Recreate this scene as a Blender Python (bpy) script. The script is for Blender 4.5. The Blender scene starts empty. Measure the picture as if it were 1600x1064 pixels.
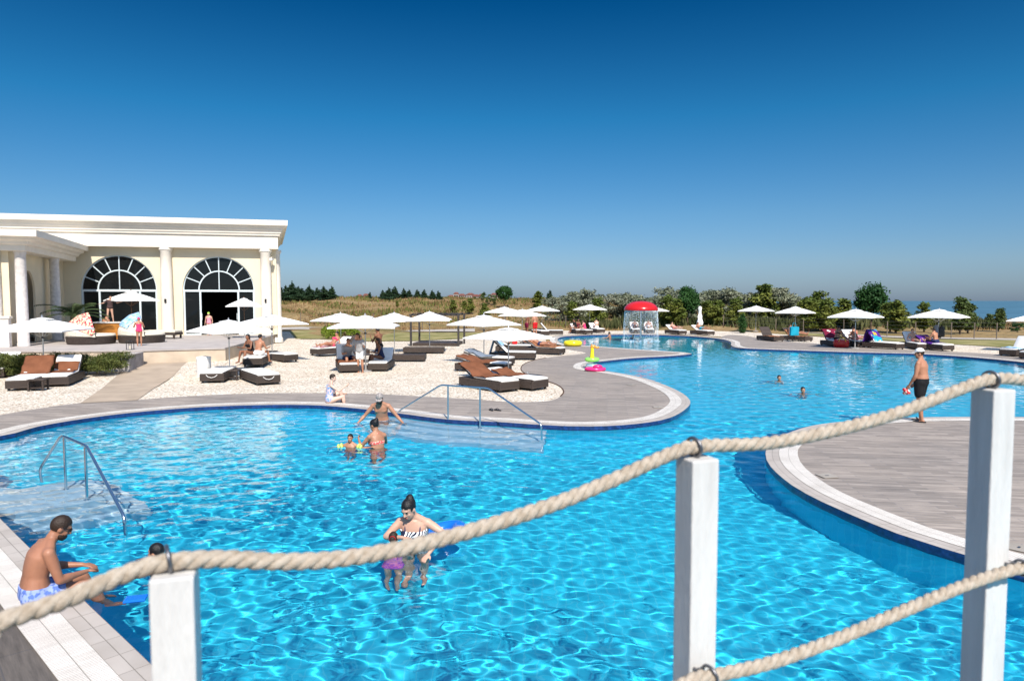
import bpy, bmesh, math, random
import numpy as np
from mathutils import Vector, Matrix, Euler, Quaternion
from mathutils.geometry import delaunay_2d_cdt
rnd = random.Random(7)
S = bpy.context.scene
C = S.collection
R = math.radians
# ------------------------------------------------------------------ camera
F, CX, CY, HZ, CAMH = 1066.7, 800.0, 532.0, 470.0, 2.84
PITCH = math.atan((CY - HZ) / F)
cd = bpy.data.cameras.new('camera'); cam = bpy.data.objects.new('camera', cd); C.objects.link(cam)
cam.location = (0, 0, CAMH); cam.rotation_euler = (math.pi / 2 - PITCH, 0, 0)
cd.sensor_width = 36; cd.lens = 24; cd.clip_start = .05; cd.clip_end = 200000
cd.dof.use_dof = True; cd.dof.focus_distance = 13; cd.dof.aperture_fstop = 3.0
S.camera = cam
def ray(px, py):
    """direction of the photo's pixel in the world"""
    x, v = (px - CX) / F, (CY - py) / F
    c, s = math.cos(PITCH), math.sin(PITCH)
    return Vector((x, c + v * s, v * c - s))
def G(px, py, z=0.0):
    """the point of the level z that the photo shows at a pixel"""
    d = ray(px, py); t = (z - CAMH) / d.z
    return Vector((d.x * t, d.y * t, z))
def D(px, py, y):
    """the point at distance y along a pixel's ray"""
    d = ray(px, py); t = y / d.y
    return Vector((d.x * t, y, CAMH + d.z * t))
# ------------------------------------------------------------------ world
SUN_EL, SUN_AZ = R(46), R(14)           # sun behind the camera, a little to the right
sun_from = Vector((math.sin(SUN_AZ) * math.cos(SUN_EL), -math.cos(SUN_AZ) * math.cos(SUN_EL), math.sin(SUN_EL)))
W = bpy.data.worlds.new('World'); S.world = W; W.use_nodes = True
nt = W.node_tree; nt.nodes.clear()
sky = nt.nodes.new('ShaderNodeTexSky'); sky.sky_type = 'NISHITA'; sky.sun_disc = False
sky.sun_elevation = SUN_EL; sky.sun_rotation = math.pi - SUN_AZ
sky.altitude = 0; sky.air_density = 1.0; sky.dust_density = .6; sky.ozone_density = 3.0
gam = nt.nodes.new('ShaderNodeGamma'); gam.inputs[1].default_value = 1.0
hs = nt.nodes.new('ShaderNodeHueSaturation'); hs.inputs['Saturation'].default_value = 1.1
bg = nt.nodes.new('ShaderNodeBackground'); bg.inputs[1].default_value = .15
wo = nt.nodes.new('ShaderNodeOutputWorld')
nt.links.new(sky.outputs[0], gam.inputs[0]); nt.links.new(gam.outputs[0], hs.inputs['Color'])
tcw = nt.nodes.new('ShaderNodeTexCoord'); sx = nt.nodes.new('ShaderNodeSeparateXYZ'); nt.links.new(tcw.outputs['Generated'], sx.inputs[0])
sky_tint = nt.nodes.new('ShaderNodeValToRGB'); e = sky_tint.color_ramp.elements     # tint by height: sky in view dimmed, sky above kept bright for added fill
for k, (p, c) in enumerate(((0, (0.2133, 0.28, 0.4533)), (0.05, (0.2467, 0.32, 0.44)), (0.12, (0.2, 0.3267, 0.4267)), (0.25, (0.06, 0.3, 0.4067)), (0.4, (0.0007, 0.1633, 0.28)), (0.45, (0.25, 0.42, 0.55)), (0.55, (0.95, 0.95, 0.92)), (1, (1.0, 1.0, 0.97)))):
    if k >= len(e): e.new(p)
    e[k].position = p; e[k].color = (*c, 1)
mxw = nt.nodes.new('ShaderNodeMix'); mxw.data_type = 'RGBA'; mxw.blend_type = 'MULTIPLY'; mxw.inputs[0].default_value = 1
nt.links.new(sx.outputs['Z'], sky_tint.inputs[0]); nt.links.new(hs.outputs[0], mxw.inputs[6]); nt.links.new(sky_tint.outputs[0], mxw.inputs[7])
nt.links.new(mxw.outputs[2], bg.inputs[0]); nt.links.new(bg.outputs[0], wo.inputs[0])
ld = bpy.data.lights.new('sun', 'SUN'); ld.energy = 4.2; ld.angle = R(.53); ld.color = (1, .93, .845)
sun = bpy.data.objects.new('sun', ld); C.objects.link(sun)
sun.rotation_euler = sun_from.to_track_quat('Z', 'Y').to_euler()
ld.cycles.is_caustics_light = True
S.view_settings.view_transform = 'Standard'; S.view_settings.look = 'None'
S.view_settings.exposure = .6; S.view_settings.gamma = 1
S.cycles.max_bounces = 10; S.cycles.transmission_bounces = 8; S.cycles.transparent_max_bounces = 16
S.cycles.caustics_refractive = True; S.cycles.caustics_reflective = False
S.cycles.blur_glossy = .3; S.cycles.sample_clamp_indirect = 4.0
S.cycles.use_adaptive_sampling = True; S.cycles.adaptive_threshold = .01
# ------------------------------------------------------------------ materials
def mat(name, col, rough=.6, spec=.4, metal=0.0, var=0.0, scale=5.0, col2=None, bump=0.0, bscale=40.0, detail=4.0,
        trans=0.0, sheen=0.0, sss=0.0, coords='Object', lo=.35, hi=.65, stretch=(1, 1, 1)):
    m = bpy.data.materials.new(name); m.use_nodes = True
    t = m.node_tree; b = t.nodes['Principled BSDF']
    b.inputs['Roughness'].default_value = rough; b.inputs['Specular IOR Level'].default_value = spec
    b.inputs['Metallic'].default_value = metal
    if trans: b.inputs['Transmission Weight'].default_value = trans
    if sheen: b.inputs['Sheen Weight'].default_value = sheen
    if sss:
        b.inputs['Subsurface Weight'].default_value = sss; b.inputs['Subsurface Radius'].default_value = (.02, .008, .004)
        b.inputs['Subsurface Scale'].default_value = .5
    b.inputs['Base Color'].default_value = (*col, 1)
    if var or col2 or bump:
        tc = t.nodes.new('ShaderNodeTexCoord'); mp = t.nodes.new('ShaderNodeMapping')
        mp.inputs['Scale'].default_value = stretch
        t.links.new(tc.outputs[coords], mp.inputs[0])
    if var or col2:
        n = t.nodes.new('ShaderNodeTexNoise'); n.inputs['Scale'].default_value = scale; n.inputs['Detail'].default_value = detail
        t.links.new(mp.outputs[0], n.inputs['Vector'])
        rp = t.nodes.new('ShaderNodeValToRGB')
        c2 = col2 if col2 else tuple(min(1, c * (1 + var)) for c in col)
        c1 = col if col2 else tuple(c * (1 - var) for c in col)
        rp.color_ramp.elements[0].position = lo; rp.color_ramp.elements[1].position = hi
        rp.color_ramp.elements[0].color = (*c1, 1); rp.color_ramp.elements[1].color = (*c2, 1)
        t.links.new(n.outputs['Fac'], rp.inputs[0]); t.links.new(rp.outputs[0], b.inputs['Base Color'])
    if bump:
        n2 = t.nodes.new('ShaderNodeTexNoise'); n2.inputs['Scale'].default_value = bscale; n2.inputs['Detail'].default_value = 3
        t.links.new(mp.outputs[0], n2.inputs['Vector'])
        bp = t.nodes.new('ShaderNodeBump'); bp.inputs['Strength'].default_value = bump; bp.inputs['Distance'].default_value = .02
        t.links.new(n2.outputs['Fac'], bp.inputs['Height']); t.links.new(bp.outputs[0], b.inputs['Normal'])
    return m
class NB:
    """a small helper to write node trees"""
    def __init__(s, m): s.m = m; s.t = m.node_tree; s.b = s.t.nodes['Principled BSDF']
    def n(s, typ, **kw):
        x = s.t.nodes.new('ShaderNode' + typ)
        for k, v in kw.items():
            if k in ('operation', 'blend_type', 'data_type', 'feature', 'distance', 'wave_type', 'bands_direction', 'noise_dimensions', 'voronoi_dimensions'): setattr(x, k, v)
            else: x.inputs[k.replace('_', ' ')].default_value = v
        return x
    def l(s, a, b): s.t.links.new(a, b)
    def ramp(s, fac, stops):
        r = s.t.nodes.new('ShaderNodeValToRGB'); e = r.color_ramp.elements
        while len(e) < len(stops): e.new(.5)
        for k, (p, c) in enumerate(stops): e[k].position = p; e[k].color = (*c, 1)
        s.l(fac, r.inputs[0]); return r.outputs[0]
    def pos(s): return s.t.nodes.new('ShaderNodeNewGeometry').outputs['Position']
    def mix(s, fac, a, b, blend='MIX'):
        x = s.t.nodes.new('ShaderNodeMix'); x.data_type = 'RGBA'; x.blend_type = blend
        for sock, v in ((x.inputs[0], fac), (x.inputs[6], a), (x.inputs[7], b)):
            if isinstance(v, (int, float)): sock.default_value = v
            elif isinstance(v, tuple): sock.default_value = (*v, 1)
            else: s.l(v, sock)
        return x.outputs[2]
# ------------------------------------------------------------------ objects
def link(name, data, m=None, parent=None, loc=None, rz=0, smooth=False):
    o = bpy.data.objects.new(name, data); C.objects.link(o)
    if m is not None and data is not None:
        for q in (m if isinstance(m, (list, tuple)) else [m]): data.materials.append(q)
    if parent is not None: o.parent = parent
    if loc is not None: o.location = loc
    if rz: o.rotation_euler = (0, 0, rz)
    if smooth: data.polygons.foreach_set('use_smooth', [True] * len(data.polygons))
    return o
def tag(o, label=None, cat=None, group=None, kind=None):
    if label: o['label'] = label
    if cat: o['category'] = cat
    if group: o['group'] = group
    if kind: o['kind'] = kind
    return o
def empty(name, label, cat, loc=(0, 0, 0), rz=0, group=None):
    o = bpy.data.objects.new(name, None); C.objects.link(o); o.empty_display_size = .1
    o.location = loc; o.rotation_euler = (0, 0, rz)
    return tag(o, label, cat, group)
def kids(o): return [c for c in bpy.data.objects if c.parent == o]
KID = {}
def dup(root, loc, rz=0, label=None, scale=None, swap=None):
    def cp(o, par):
        c = o.copy(); C.objects.link(c)
        if par is not None: c.parent = par
        for ch in KID.get(o.name) or KID.setdefault(o.name, kids(o)): cp(ch, c)
        return c
    r = cp(root, None); r.location = loc; r.rotation_euler = (0, 0, rz)
    if scale: r.scale = scale if isinstance(scale, tuple) else (scale,) * 3
    if label: r['label'] = label
    return r
class MB:
    """collects simple solids into one mesh"""
    def __init__(s): s.v = []; s.f = []; s.mi = []; s.cur = 0
    def add(s, vs, fs):
        o = len(s.v); s.v += [tuple(v) for v in vs]
        for f in fs: s.f.append([i + o for i in f]); s.mi.append(s.cur)
        return s
    def box(s, x0, x1, y0, y1, z0, z1, M=None):
        vs = [Vector(p) for p in ((x0, y0, z0), (x1, y0, z0), (x1, y1, z0), (x0, y1, z0), (x0, y0, z1), (x1, y0, z1), (x1, y1, z1), (x0, y1, z1))]
        if M is not None: vs = [M @ v for v in vs]
        return s.add(vs, [(0, 3, 2, 1), (4, 5, 6, 7), (0, 1, 5, 4), (1, 2, 6, 5), (2, 3, 7, 6), (3, 0, 4, 7)])
    def rings(s, rs, cap=True, closed=False):
        n = len(rs[0]); o = len(s.v)
        for r in rs: s.v += [tuple(p) for p in r]
        m = len(rs)
        for i in range(m if closed else m - 1):
            a, b = o + i * n, o + ((i + 1) % m) * n
            for k in range(n): s.f.append([a + k, a + (k + 1) % n, b + (k + 1) % n, b + k]); s.mi.append(s.cur)
        if cap and not closed:
            s.f.append([o + k for k in reversed(range(n))]); s.mi.append(s.cur)
            s.f.append([o + (m - 1) * n + k for k in range(n)]); s.mi.append(s.cur)
        return s
    def tube(s, pts, rad, n=8, closed=False, cap=True):
        pts = [Vector(p) for p in pts]; m = len(pts)
        rads = rad if isinstance(rad, (list, tuple)) else [rad] * m
        rs = []; up = None
        for i in range(m):
            t = (pts[(i + 1) % m] - pts[i - 1]) if closed else (pts[min(i + 1, m - 1)] - pts[max(i - 1, 0)])
            t = t.normalized() if t.length > 1e-9 else Vector((0, 0, 1))
            if up is None: up = Vector((1, 0, 0)) if abs(t.x) < .8 else Vector((0, 1, 0))
            a = (up - t * up.dot(t)).normalized(); b = t.cross(a); up = a
            rs.append([pts[i] + (a * math.cos(2 * math.pi * k / n) + b * math.sin(2 * math.pi * k / n)) * rads[i] for k in range(n)])
        return s.rings(rs, cap, closed)
    def lathe(s, prof, n=16, M=None, cap=True):
        rs = [[Vector((r * math.cos(2 * math.pi * k / n), r * math.sin(2 * math.pi * k / n), z)) for k in range(n)] for r, z in prof]
        if M is not None: rs = [[M @ p for p in r] for r in rs]
        return s.rings(rs, cap)
    def ell(s, c, r, M=None, nu=12, nv=8):
        c = Vector(c); rs = []
        r = (r, r, r) if isinstance(r, (int, float)) else r
        for j in range(nv + 1):
            a = -math.pi / 2 + math.pi * (j + .02 if j == 0 else j - .02 if j == nv else j) / nv
            ring = []
            for k in range(nu):
                p = Vector((r[0] * math.cos(a) * math.cos(2 * math.pi * k / nu), r[1] * math.cos(a) * math.sin(2 * math.pi * k / nu), r[2] * math.sin(a)))
                ring.append(c + (M @ p if M is not None else p))
            rs.append(ring)
        return s.rings(rs)
    def prism(s, poly, z0, z1, top=True, bottom=True):
        n = len(poly); vs = [(p[0], p[1], z0) for p in poly] + [(p[0], p[1], z1) for p in poly]
        fs = [[k, (k + 1) % n, n + (k + 1) % n, n + k] for k in range(n)]
        if top: fs.append([n + k for k in range(n)])
        if bottom: fs.append(list(reversed(range(n))))
        return s.add(vs, fs)
    def mesh(s, name):
        me = bpy.data.meshes.new(name); me.from_pydata(s.v, [], s.f); me.polygons.foreach_set('material_index', s.mi); me.update(); return me
    def build(s, name, m, parent=None, loc=None, rz=0, smooth=False, bevel=0, seg=2):
        me = s.mesh(name)
        if bevel:
            bm = bmesh.new(); bm.from_mesh(me)
            bmesh.ops.bevel(bm, geom=[e for e in bm.edges if len(e.link_faces) == 2 and e.calc_face_angle(0) > .5], offset=bevel, segments=seg, affect='EDGES', profile=.6)
            bm.to_mesh(me); bm.free()
        o = link(name, me, m, parent, loc, rz, smooth)
        if smooth: me.set_sharp_from_angle(angle=R(50))
        return o
def smooth_closed(pts, n=6):
    """Catmull-Rom through a closed or open list of 2-D points"""
    out = []; m = len(pts)
    for i in range(m):
        p0, p1, p2, p3 = (Vector(pts[(i + k) % m][:2]) for k in (-1, 0, 1, 2))
        d = max(1, min(n * 3, int((p2 - p1).length / .35)))
        for k in range(d):
            t = k / d
            out.append(.5 * (2 * p1 + (p2 - p0) * t + (2 * p0 - 5 * p1 + 4 * p2 - p3) * t * t + (3 * p1 - p0 - 3 * p2 + p3) * t ** 3))
    return out
def smooth_open(pts, step=.35):
    out = []; m = len(pts)
    for i in range(m - 1):
        p0, p1, p2, p3 = (Vector(pts[max(0, min(m - 1, i + k))]) for k in (-1, 0, 1, 2))
        d = max(1, int((p2 - p1).length / step))
        for k in range(d):
            t = k / d
            out.append(.5 * (2 * p1 + (p2 - p0) * t + (2 * p0 - 5 * p1 + 4 * p2 - p3) * t * t + (3 * p1 - p0 - 3 * p2 + p3) * t ** 3))
    out.append(Vector(pts[-1])); return out
def offset(poly, d):
    """move a closed outline along its outward normals (outline counter-clockwise -> d>0 is outward)"""
    n = len(poly); out = []
    for i in range(n):
        t = (poly[(i + 1) % n] - poly[i - 1]); t = t.normalized() if t.length > 1e-9 else Vector((1, 0))
        out.append(poly[i] + Vector((t.y, -t.x)) * d)
    return out
def area(poly): return .5 * sum(poly[i - 1].x * poly[i].y - poly[i].x * poly[i - 1].y for i in range(len(poly)))
def inside_np(poly, X, Y):
    r = np.zeros(X.shape, bool); px = np.array([p[0] for p in poly]); py = np.array([p[1] for p in poly]); n = len(px)
    j = n - 1
    for i in range(n):
        c = ((py[i] > Y) != (py[j] > Y)) & (X < (px[j] - px[i]) * (Y - py[i]) / (py[j] - py[i] + 1e-12) + px[i]); r ^= c; j = i
    return r
WAVE = .0148
# ------------------------------------------------------------------ pool
WZ, PD = -.07, -1.22                    # water level, pool floor
edge_px = [(249,1052),(135,943),(36,847),(0,811)]
left = [G(*p) for p in edge_px]
d0 = (left[-1] - left[0]).normalized()
near_left = left[0] - d0 * 6
far_left = left[-1] + d0 * 2.2
arc1 = [(0,682),(60,667),(130,655),(200,646),(280,639),(350,635),(430,633),(500,634),(560,639),(620,646),(700,656),(780,660),(854,665),(922,667),(994,663),(1048,653),(1077,634),(1074,621),(1053,608),(1017,594),(984,586),(946,580),(920,576.5),(916,572),(922,568),(937,565.5),(991,560),(1045,557),(1073,554.5),(1081,552.8),(1073,551.3),(1057,550),(1010,547),(954,543),(907,540),(884,538),(872,533),(874,528),(890,525.5),(935,523.8),(992,523.3),(1048,524.3),(1085,526),(1123,529.5),(1141,534),(1143,540),(1156,544),(1195,546),(1251,548),(1308,550),(1364,551.5),(1438,553.5),(1511,558),(1600,566.5),(1700,580)]
arc2 = [(1720,652),(1600,652),(1500,652),(1417,653),(1360,656),(1284,663),(1237,675),(1204,693),(1196,710),(1204,730),(1237,759),(1284,785),(1331,806),(1402,835),(1473,858),(1540,878),(1620,900),(1720,925)]
far_right = G(1700, 580); 
pts = [near_left.xy, left[0].xy, left[1].xy, left[2].xy, left[3].xy, far_left.xy]
a1 = [G(*p).xy for p in arc1]
mid_l = Vector((min(a1[0].x, far_left.x) - 1.6, (a1[0].y + far_left.y) / 2))
pts += [far_left.xy + Vector((-.6, .9)), mid_l, Vector((a1[0].x - 1.2, a1[0].y - .6))] + a1
fr = a1[-1]
pts += [Vector((fr.x + 6, fr.y - 4)), Vector((fr.x + 9, fr.y - 9)), Vector((fr.x + 7, fr.y - 13))]
a2 = [G(*p).xy for p in arc2]
pts += [Vector((a2[0].x + 3, a2[0].y + .2))] + a2
pts += [a2[-1] + Vector((2.5, -1.2)), a2[-1] + Vector((4, -4)), Vector((5, -6))]
POOL = smooth_closed(list(reversed(pts)), 4)
if area(POOL) < 0: POOL.reverse()
# thin out points closer than 4 cm
_p = [POOL[0]]
for p in POOL[1:]:
    if (p - _p[-1]).length > .05: _p.append(p)
POOL = _p
def band(name, inner, outer, z, m, zo=None):
    n = len(inner); mb = MB()
    mb.add([(p.x, p.y, z) for p in inner] + [(p.x, p.y, z if zo is None else zo) for p in outer], [[k, (k + 1) % n, n + (k + 1) % n, n + k] for k in range(n)])
    # the band's outline is counter-clockwise, so its faces must be turned to look up
    mb.f = [list(reversed(f)) for f in mb.f]
    return mb.build(name, m)
def in_mat():
    m = mat('pool_tile', (.02, .30, .60), .5, .3); b = NB(m)
    br = b.n('TexBrick', Scale=1.0); br.offset = 0
    br.inputs['Color1'].default_value = (.03, .625, .86, 1); br.inputs['Color2'].default_value = (.026, .575, .81, 1); br.inputs['Mortar'].default_value = (.07, .65, .86, 1)
    br.inputs['Brick Width'].default_value = .125; br.inputs['Row Height'].default_value = .125; br.inputs['Mortar Size'].default_value = .006
    b.l(b.pos(), br.inputs['Vector']); b.l(br.outputs[0], b.b.inputs['Base Color'])
    return m
M_tile = in_mat()
mb = MB(); n = len(POOL)
res = delaunay_2d_cdt([p for p in offset(POOL, .0)], [], [list(range(n))], 1, 1e-6)
floor = MB().add([(v.x, v.y, PD) for v in res[0]], res[2]).build('pool_floor', M_tile); tag(floor, kind='structure')
wall = MB().add([(p.x, p.y, PD) for p in POOL] + [(p.x, p.y, -.03) for p in POOL], [[k, n + k, n + (k + 1) % n, (k + 1) % n] for k in range(n)]).build('pool_wall', M_tile); tag(wall, kind='structure')
for o in (floor, wall): o.cycles.is_caustics_receiver = True
# water: a real wavy sheet
NT = 940; tan = np.linspace(-1.26, 1.26, NT); ys = [1.7]
while ys[-1] < 64: ys.append(ys[-1] * 1.0026)
ys = np.array(ys)
YY, TT = np.meshgrid(ys, tan, indexing='ij'); XX = YY * TT
rs = np.random.RandomState(3)
Z = np.zeros_like(XX); cell = YY * .0027
NWAVE = 70
for k in range(NWAVE):
    lam = .11 * (.75 / .11) ** rs.rand(); th = rs.normal(R(65), R(55)); ph = rs.rand() * 6.283
    kx, ky = math.cos(th) * 2 * math.pi / lam, math.sin(th) * 2 * math.pi / lam
    amp = WAVE * lam ** 1.15 / math.sqrt(NWAVE)
    fade = np.clip((lam / cell - 2.5) / 3, 0, 1)
    wx = XX + .12 * np.sin(YY * 1.3 + k) ; wy = YY + .12 * np.sin(XX * 1.1 + 2 * k)
    Z += amp * fade * np.sin(kx * wx + ky * wy + ph)
for cx, cy, lam, am in ((-1.1, 8.2, .36, .0030), (-1.1, 8.2, .23, .0016), (-3.3, 6.8, .30, .0022), (-2.7, 13.2, .34, .0024), (7.2, 25, .4, .003)):
    rd = np.sqrt((XX - cx) ** 2 + (YY - cy) ** 2); Z += .6 * am * np.clip((lam / cell - 2.5) / 3, 0, 1) * np.exp(-rd / 4.5) * np.minimum(1, rd / .5) * np.sin(rd * 2 * math.pi / lam + .5 * np.sin(XX * 1.7))
patch = .75 + .35 * np.sin(XX * .45 + 1.3 * np.sin(YY * .31)) * np.sin(YY * .5 + .7 * np.sin(XX * .4))
Z = Z * patch + WZ
ok = inside_np(offset(POOL, .12), XX, YY)
idx = -np.ones(XX.shape, int); q = ok[:-1, :-1] | ok[1:, :-1] | ok[:-1, 1:] | ok[1:, 1:]
use = np.zeros(XX.shape, bool); use[:-1, :-1] |= q; use[1:, :-1] |= q; use[:-1, 1:] |= q; use[1:, 1:] |= q
idx[use] = np.arange(use.sum())
vs = np.stack([XX[use], YY[use], Z[use]], 1)
fs = np.stack([idx[:-1, :-1][q], idx[:-1, 1:][q], idx[1:, 1:][q], idx[1:, :-1][q]], 1)
me = bpy.data.meshes.new('water'); me.vertices.add(len(vs)); me.vertices.foreach_set('co', vs.ravel())
me.loops.add(fs.size); me.loops.foreach_set('vertex_index', fs.ravel()); me.polygons.add(len(fs))
me.polygons.foreach_set('loop_start', np.arange(0, fs.size, 4)); me.update(calc_edges=True)
def water_mat():
    m = bpy.data.materials.new('pool_water'); m.use_nodes = True; b = NB(m)
    b.b.inputs['Base Color'].default_value = (.93, .985, 1, 1); b.b.inputs['Roughness'].default_value = 0
    b.b.inputs['Transmission Weight'].default_value = 1; b.b.inputs['IOR'].default_value = 1.33
    return m
water = link('water', me, water_mat(), smooth=True); tag(water, kind='structure')
water.cycles.is_caustics_caster = True
# ------------------------------------------------------------------ ground, decks, gravel, sea
def sst(a, b, x): 
    t = np.clip((x - a) / (b - a), 0, 1); return t * t * (3 - 2 * t)
def yard(x, y):
    """the yard rises a little towards the terrace"""
    return .25 * sst(23.5, 29.5, y) * sst(-8.5, -13, x)
def terrain(x, y):
    x = np.asarray(x, float); y = np.asarray(y, float); a = x / np.maximum(y, 1.0)
    lift = sst(.42, .02, a) * sst(66, 132, y) * 3.0
    far = sst(.36, .16, a) * np.clip(y - 135, 0, 900) * .0034
    fall = sst(.30, .50, a) * sst(93, 190, y) * -45
    bumps = sst(58, 75, y) * (.16 * np.sin(x * .33 + 1.7 * np.sin(y * .21)) + .12 * np.sin(x * .71 + y * .53) + .1 * np.sin(y * .37 + 2 * np.sin(x * .13)))
    return lift + far + fall + bumps + yard(x, y)
def sheet(name, outer, dz, m, holes=(), step=None, zf=None, kind='structure', uv=False):
    """a flat or draped sheet: the outline minus the holes, laid dz above the ground"""
    vin = [Vector(p[:2]) for p in outer]; faces = [list(range(len(vin)))]; n0 = len(vin); edges = [(k, (k + 1) % n0) for k in range(n0)]
    for h in holes:
        o = len(vin); vin += [Vector(p[:2]) for p in h]; edges += [(o + k, o + (k + 1) % len(h)) for k in range(len(h))]
    if step:
        xs = [p[0] for p in outer]; yy = [p[1] for p in outer]
        gx, gy = np.meshgrid(np.arange(min(xs), max(xs), step), np.arange(min(yy), max(yy), step)); ok = inside_np(outer, gx, gy)
        vin += [Vector((a, b)) for a, b in zip(gx[ok], gy[ok])]
    r = delaunay_2d_cdt(vin, edges, [], 0, 1e-5)
    co = np.array([(v.x, v.y) for v in r[0]]); tri = np.array([f for f in r[2] if len(f) == 3]); c = co[tri].mean(1)
    keep = inside_np(outer, c[:, 0], c[:, 1])
    for h in holes: keep &= ~inside_np(h, c[:, 0], c[:, 1])
    tri = tri[keep]; zz = (zf or terrain)(co[:, 0], co[:, 1]) + dz
    me = bpy.data.meshes.new(name); me.from_pydata([(x, y, float(z)) for (x, y), z in zip(co, zz)], [], [list(map(int, t)) for t in tri]); me.update()
    return tag(link(name, me, m), kind=kind)
def field_mat():
    m = mat('dry_field', (.3, .2, .1), .95, .1); b = NB(m); p = b.pos()
    n1 = b.n('TexNoise', Scale=.13, Detail=5.0); n2 = b.n('TexNoise', Scale=1.6, Detail=6.0, Roughness=.7); n3 = b.n('TexNoise', Scale=.05, Detail=3.0)
    for n in (n1, n2, n3): b.l(p, n.inputs['Vector'])
    c1 = b.ramp(n1.outputs[0], [(.3, (.23, .155, .07)), (.45, (.36, .25, .12)), (.58, (.27, .2, .085)), (.72, (.14, .14, .05))])
    c2 = b.ramp(n2.outputs[0], [(.3, (.35, .33, .3)), (.6, (1, 1, 1)), (.8, (1.25, 1.2, 1.1))])
    b.l(b.mix(1.0, c1, c2, 'MULTIPLY'), b.b.inputs['Base Color']); return m
def gravel_mat():
    m = mat('white_gravel', (.6, .55, .48), .85, .2); b = NB(m); p = b.pos()
    v = b.n('TexVoronoi', Scale=19.0); n = b.n('TexNoise', Scale=.7, Detail=4.0); v2 = b.n('TexVoronoi', Scale=41.0)
    for q in (v, n, v2): b.l(p, q.inputs['Vector'])
    sep = b.n('SeparateColor'); b.l(v.outputs['Color'], sep.inputs[0])
    c = b.ramp(sep.outputs[0], [(0, (.36, .27, .19)), (.10, (.60, .50, .39)), (.35, (.75, .67, .56)), (.7, (.85, .79, .69)), (1, (.90, .86, .79))])
    d = b.ramp(v.outputs['Distance'], [(0, (1, 1, 1)), (.46, (1, 1, 1)), (.85, (.52, .47, .41))])
    e = b.ramp(n.outputs[0], [(.3, (.86, .83, .79)), (.7, (1.04, 1.03, 1))])
    b.l(b.mix(1.0, b.mix(1.0, c, d, 'MULTIPLY'), e, 'MULTIPLY'), b.b.inputs['Base Color'])
    bp = b.n('Bump', Strength=.9, Distance=.03); bp.invert = True; b.l(v.outputs['Distance'], bp.inputs['Height']); b.l(bp.outputs[0], b.b.inputs['Normal']); return m
def deck_mat(name, rot, dark=1.0, bw=.8, bh=.11):
    m = mat(name, (.36, .34, .32), .7, .3); b = NB(m); p = b.pos()
    mp = b.t.nodes.new('ShaderNodeMapping'); mp.inputs['Rotation'].default_value = (0, 0, rot); b.l(p, mp.inputs[0])
    br = b.n('TexBrick', Scale=1.0); br.offset = .37
    br.inputs['Color1'].default_value = (.25 * dark, .215 * dark, .182 * dark, 1); br.inputs['Color2'].default_value = (.37 * dark, .318 * dark, .27 * dark, 1); br.inputs['Mortar'].default_value = (.24 * dark, .22 * dark, .21 * dark, 1)
    br.inputs['Brick Width'].default_value = bw; br.inputs['Row Height'].default_value = bh; br.inputs['Mortar Size'].default_value = .006; br.inputs['Bias'].default_value = 0
    b.l(mp.outputs[0], br.inputs['Vector'])
    st = b.t.nodes.new('ShaderNodeMapping'); st.inputs['Scale'].default_value = (2.2, 22, 1); b.l(mp.outputs[0], st.inputs[0])
    n = b.n('TexNoise', Scale=1.0, Detail=5.0, Roughness=.65); b.l(st.outputs[0], n.inputs['Vector'])
    n2 = b.n('TexNoise', Scale=.55, Detail=4.0); b.l(p, n2.inputs['Vector'])
    c = b.mix(.75, br.outputs[0], b.ramp(n.outputs[0], [(.28, (.5, .5, .5)), (.5, (.97, .97, .97)), (.72, (1.4, 1.38, 1.36))]), 'MULTIPLY')
    c = b.mix(.8, c, b.ramp(n2.outputs[0], [(.3, (.84, .85, .87)), (.7, (1.1, 1.08, 1.06))]), 'MULTIPLY')
    b.l(c, b.b.inputs['Base Color'])
    bp = b.n('Bump', Strength=.35, Distance=.008); b.l(br.outputs['Fac'], bp.inputs['Height']); bp.invert = True; b.l(bp.outputs[0], b.b.inputs['Normal']); return m
M_gravel = gravel_mat(); M_field = field_mat()
# the ground: one sheet on a polar grid that leaves out the pool
rr = np.concatenate([np.linspace(2, 64, 160), 64 * (1500 / 64) ** (np.linspace(0, 1, 150)[1:])]); aa = np.linspace(-1.35, 1.2, 300)
RR, AA = np.meshgrid(rr, aa, indexing='ij'); GX, GY = RR * np.sin(AA), RR * np.cos(AA)
bad = inside_np(offset(POOL, .35), GX, GY); GZ = terrain(GX, GY) - .03
qq = ~(bad[:-1, :-1] | bad[1:, :-1] | bad[:-1, 1:] | bad[1:, 1:])
ii = np.arange(GX.size).reshape(GX.shape); fs = np.stack([ii[:-1, :-1][qq], ii[:-1, 1:][qq], ii[1:, 1:][qq], ii[1:, :-1][qq]], 1)
fs = fs[:, ::-1]
me = bpy.data.meshes.new('ground'); me.from_pydata(np.stack([GX, GY, GZ], 2).reshape(-1, 3).tolist(), [], fs.tolist()); me.update()
if me.polygons[0].normal.z < 0: me.flip_normals()
tag(link('ground', me, M_field, smooth=True), kind='structure')
def gp(l, z=0): return [G(a, b, z).xy for a, b in l]
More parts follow.
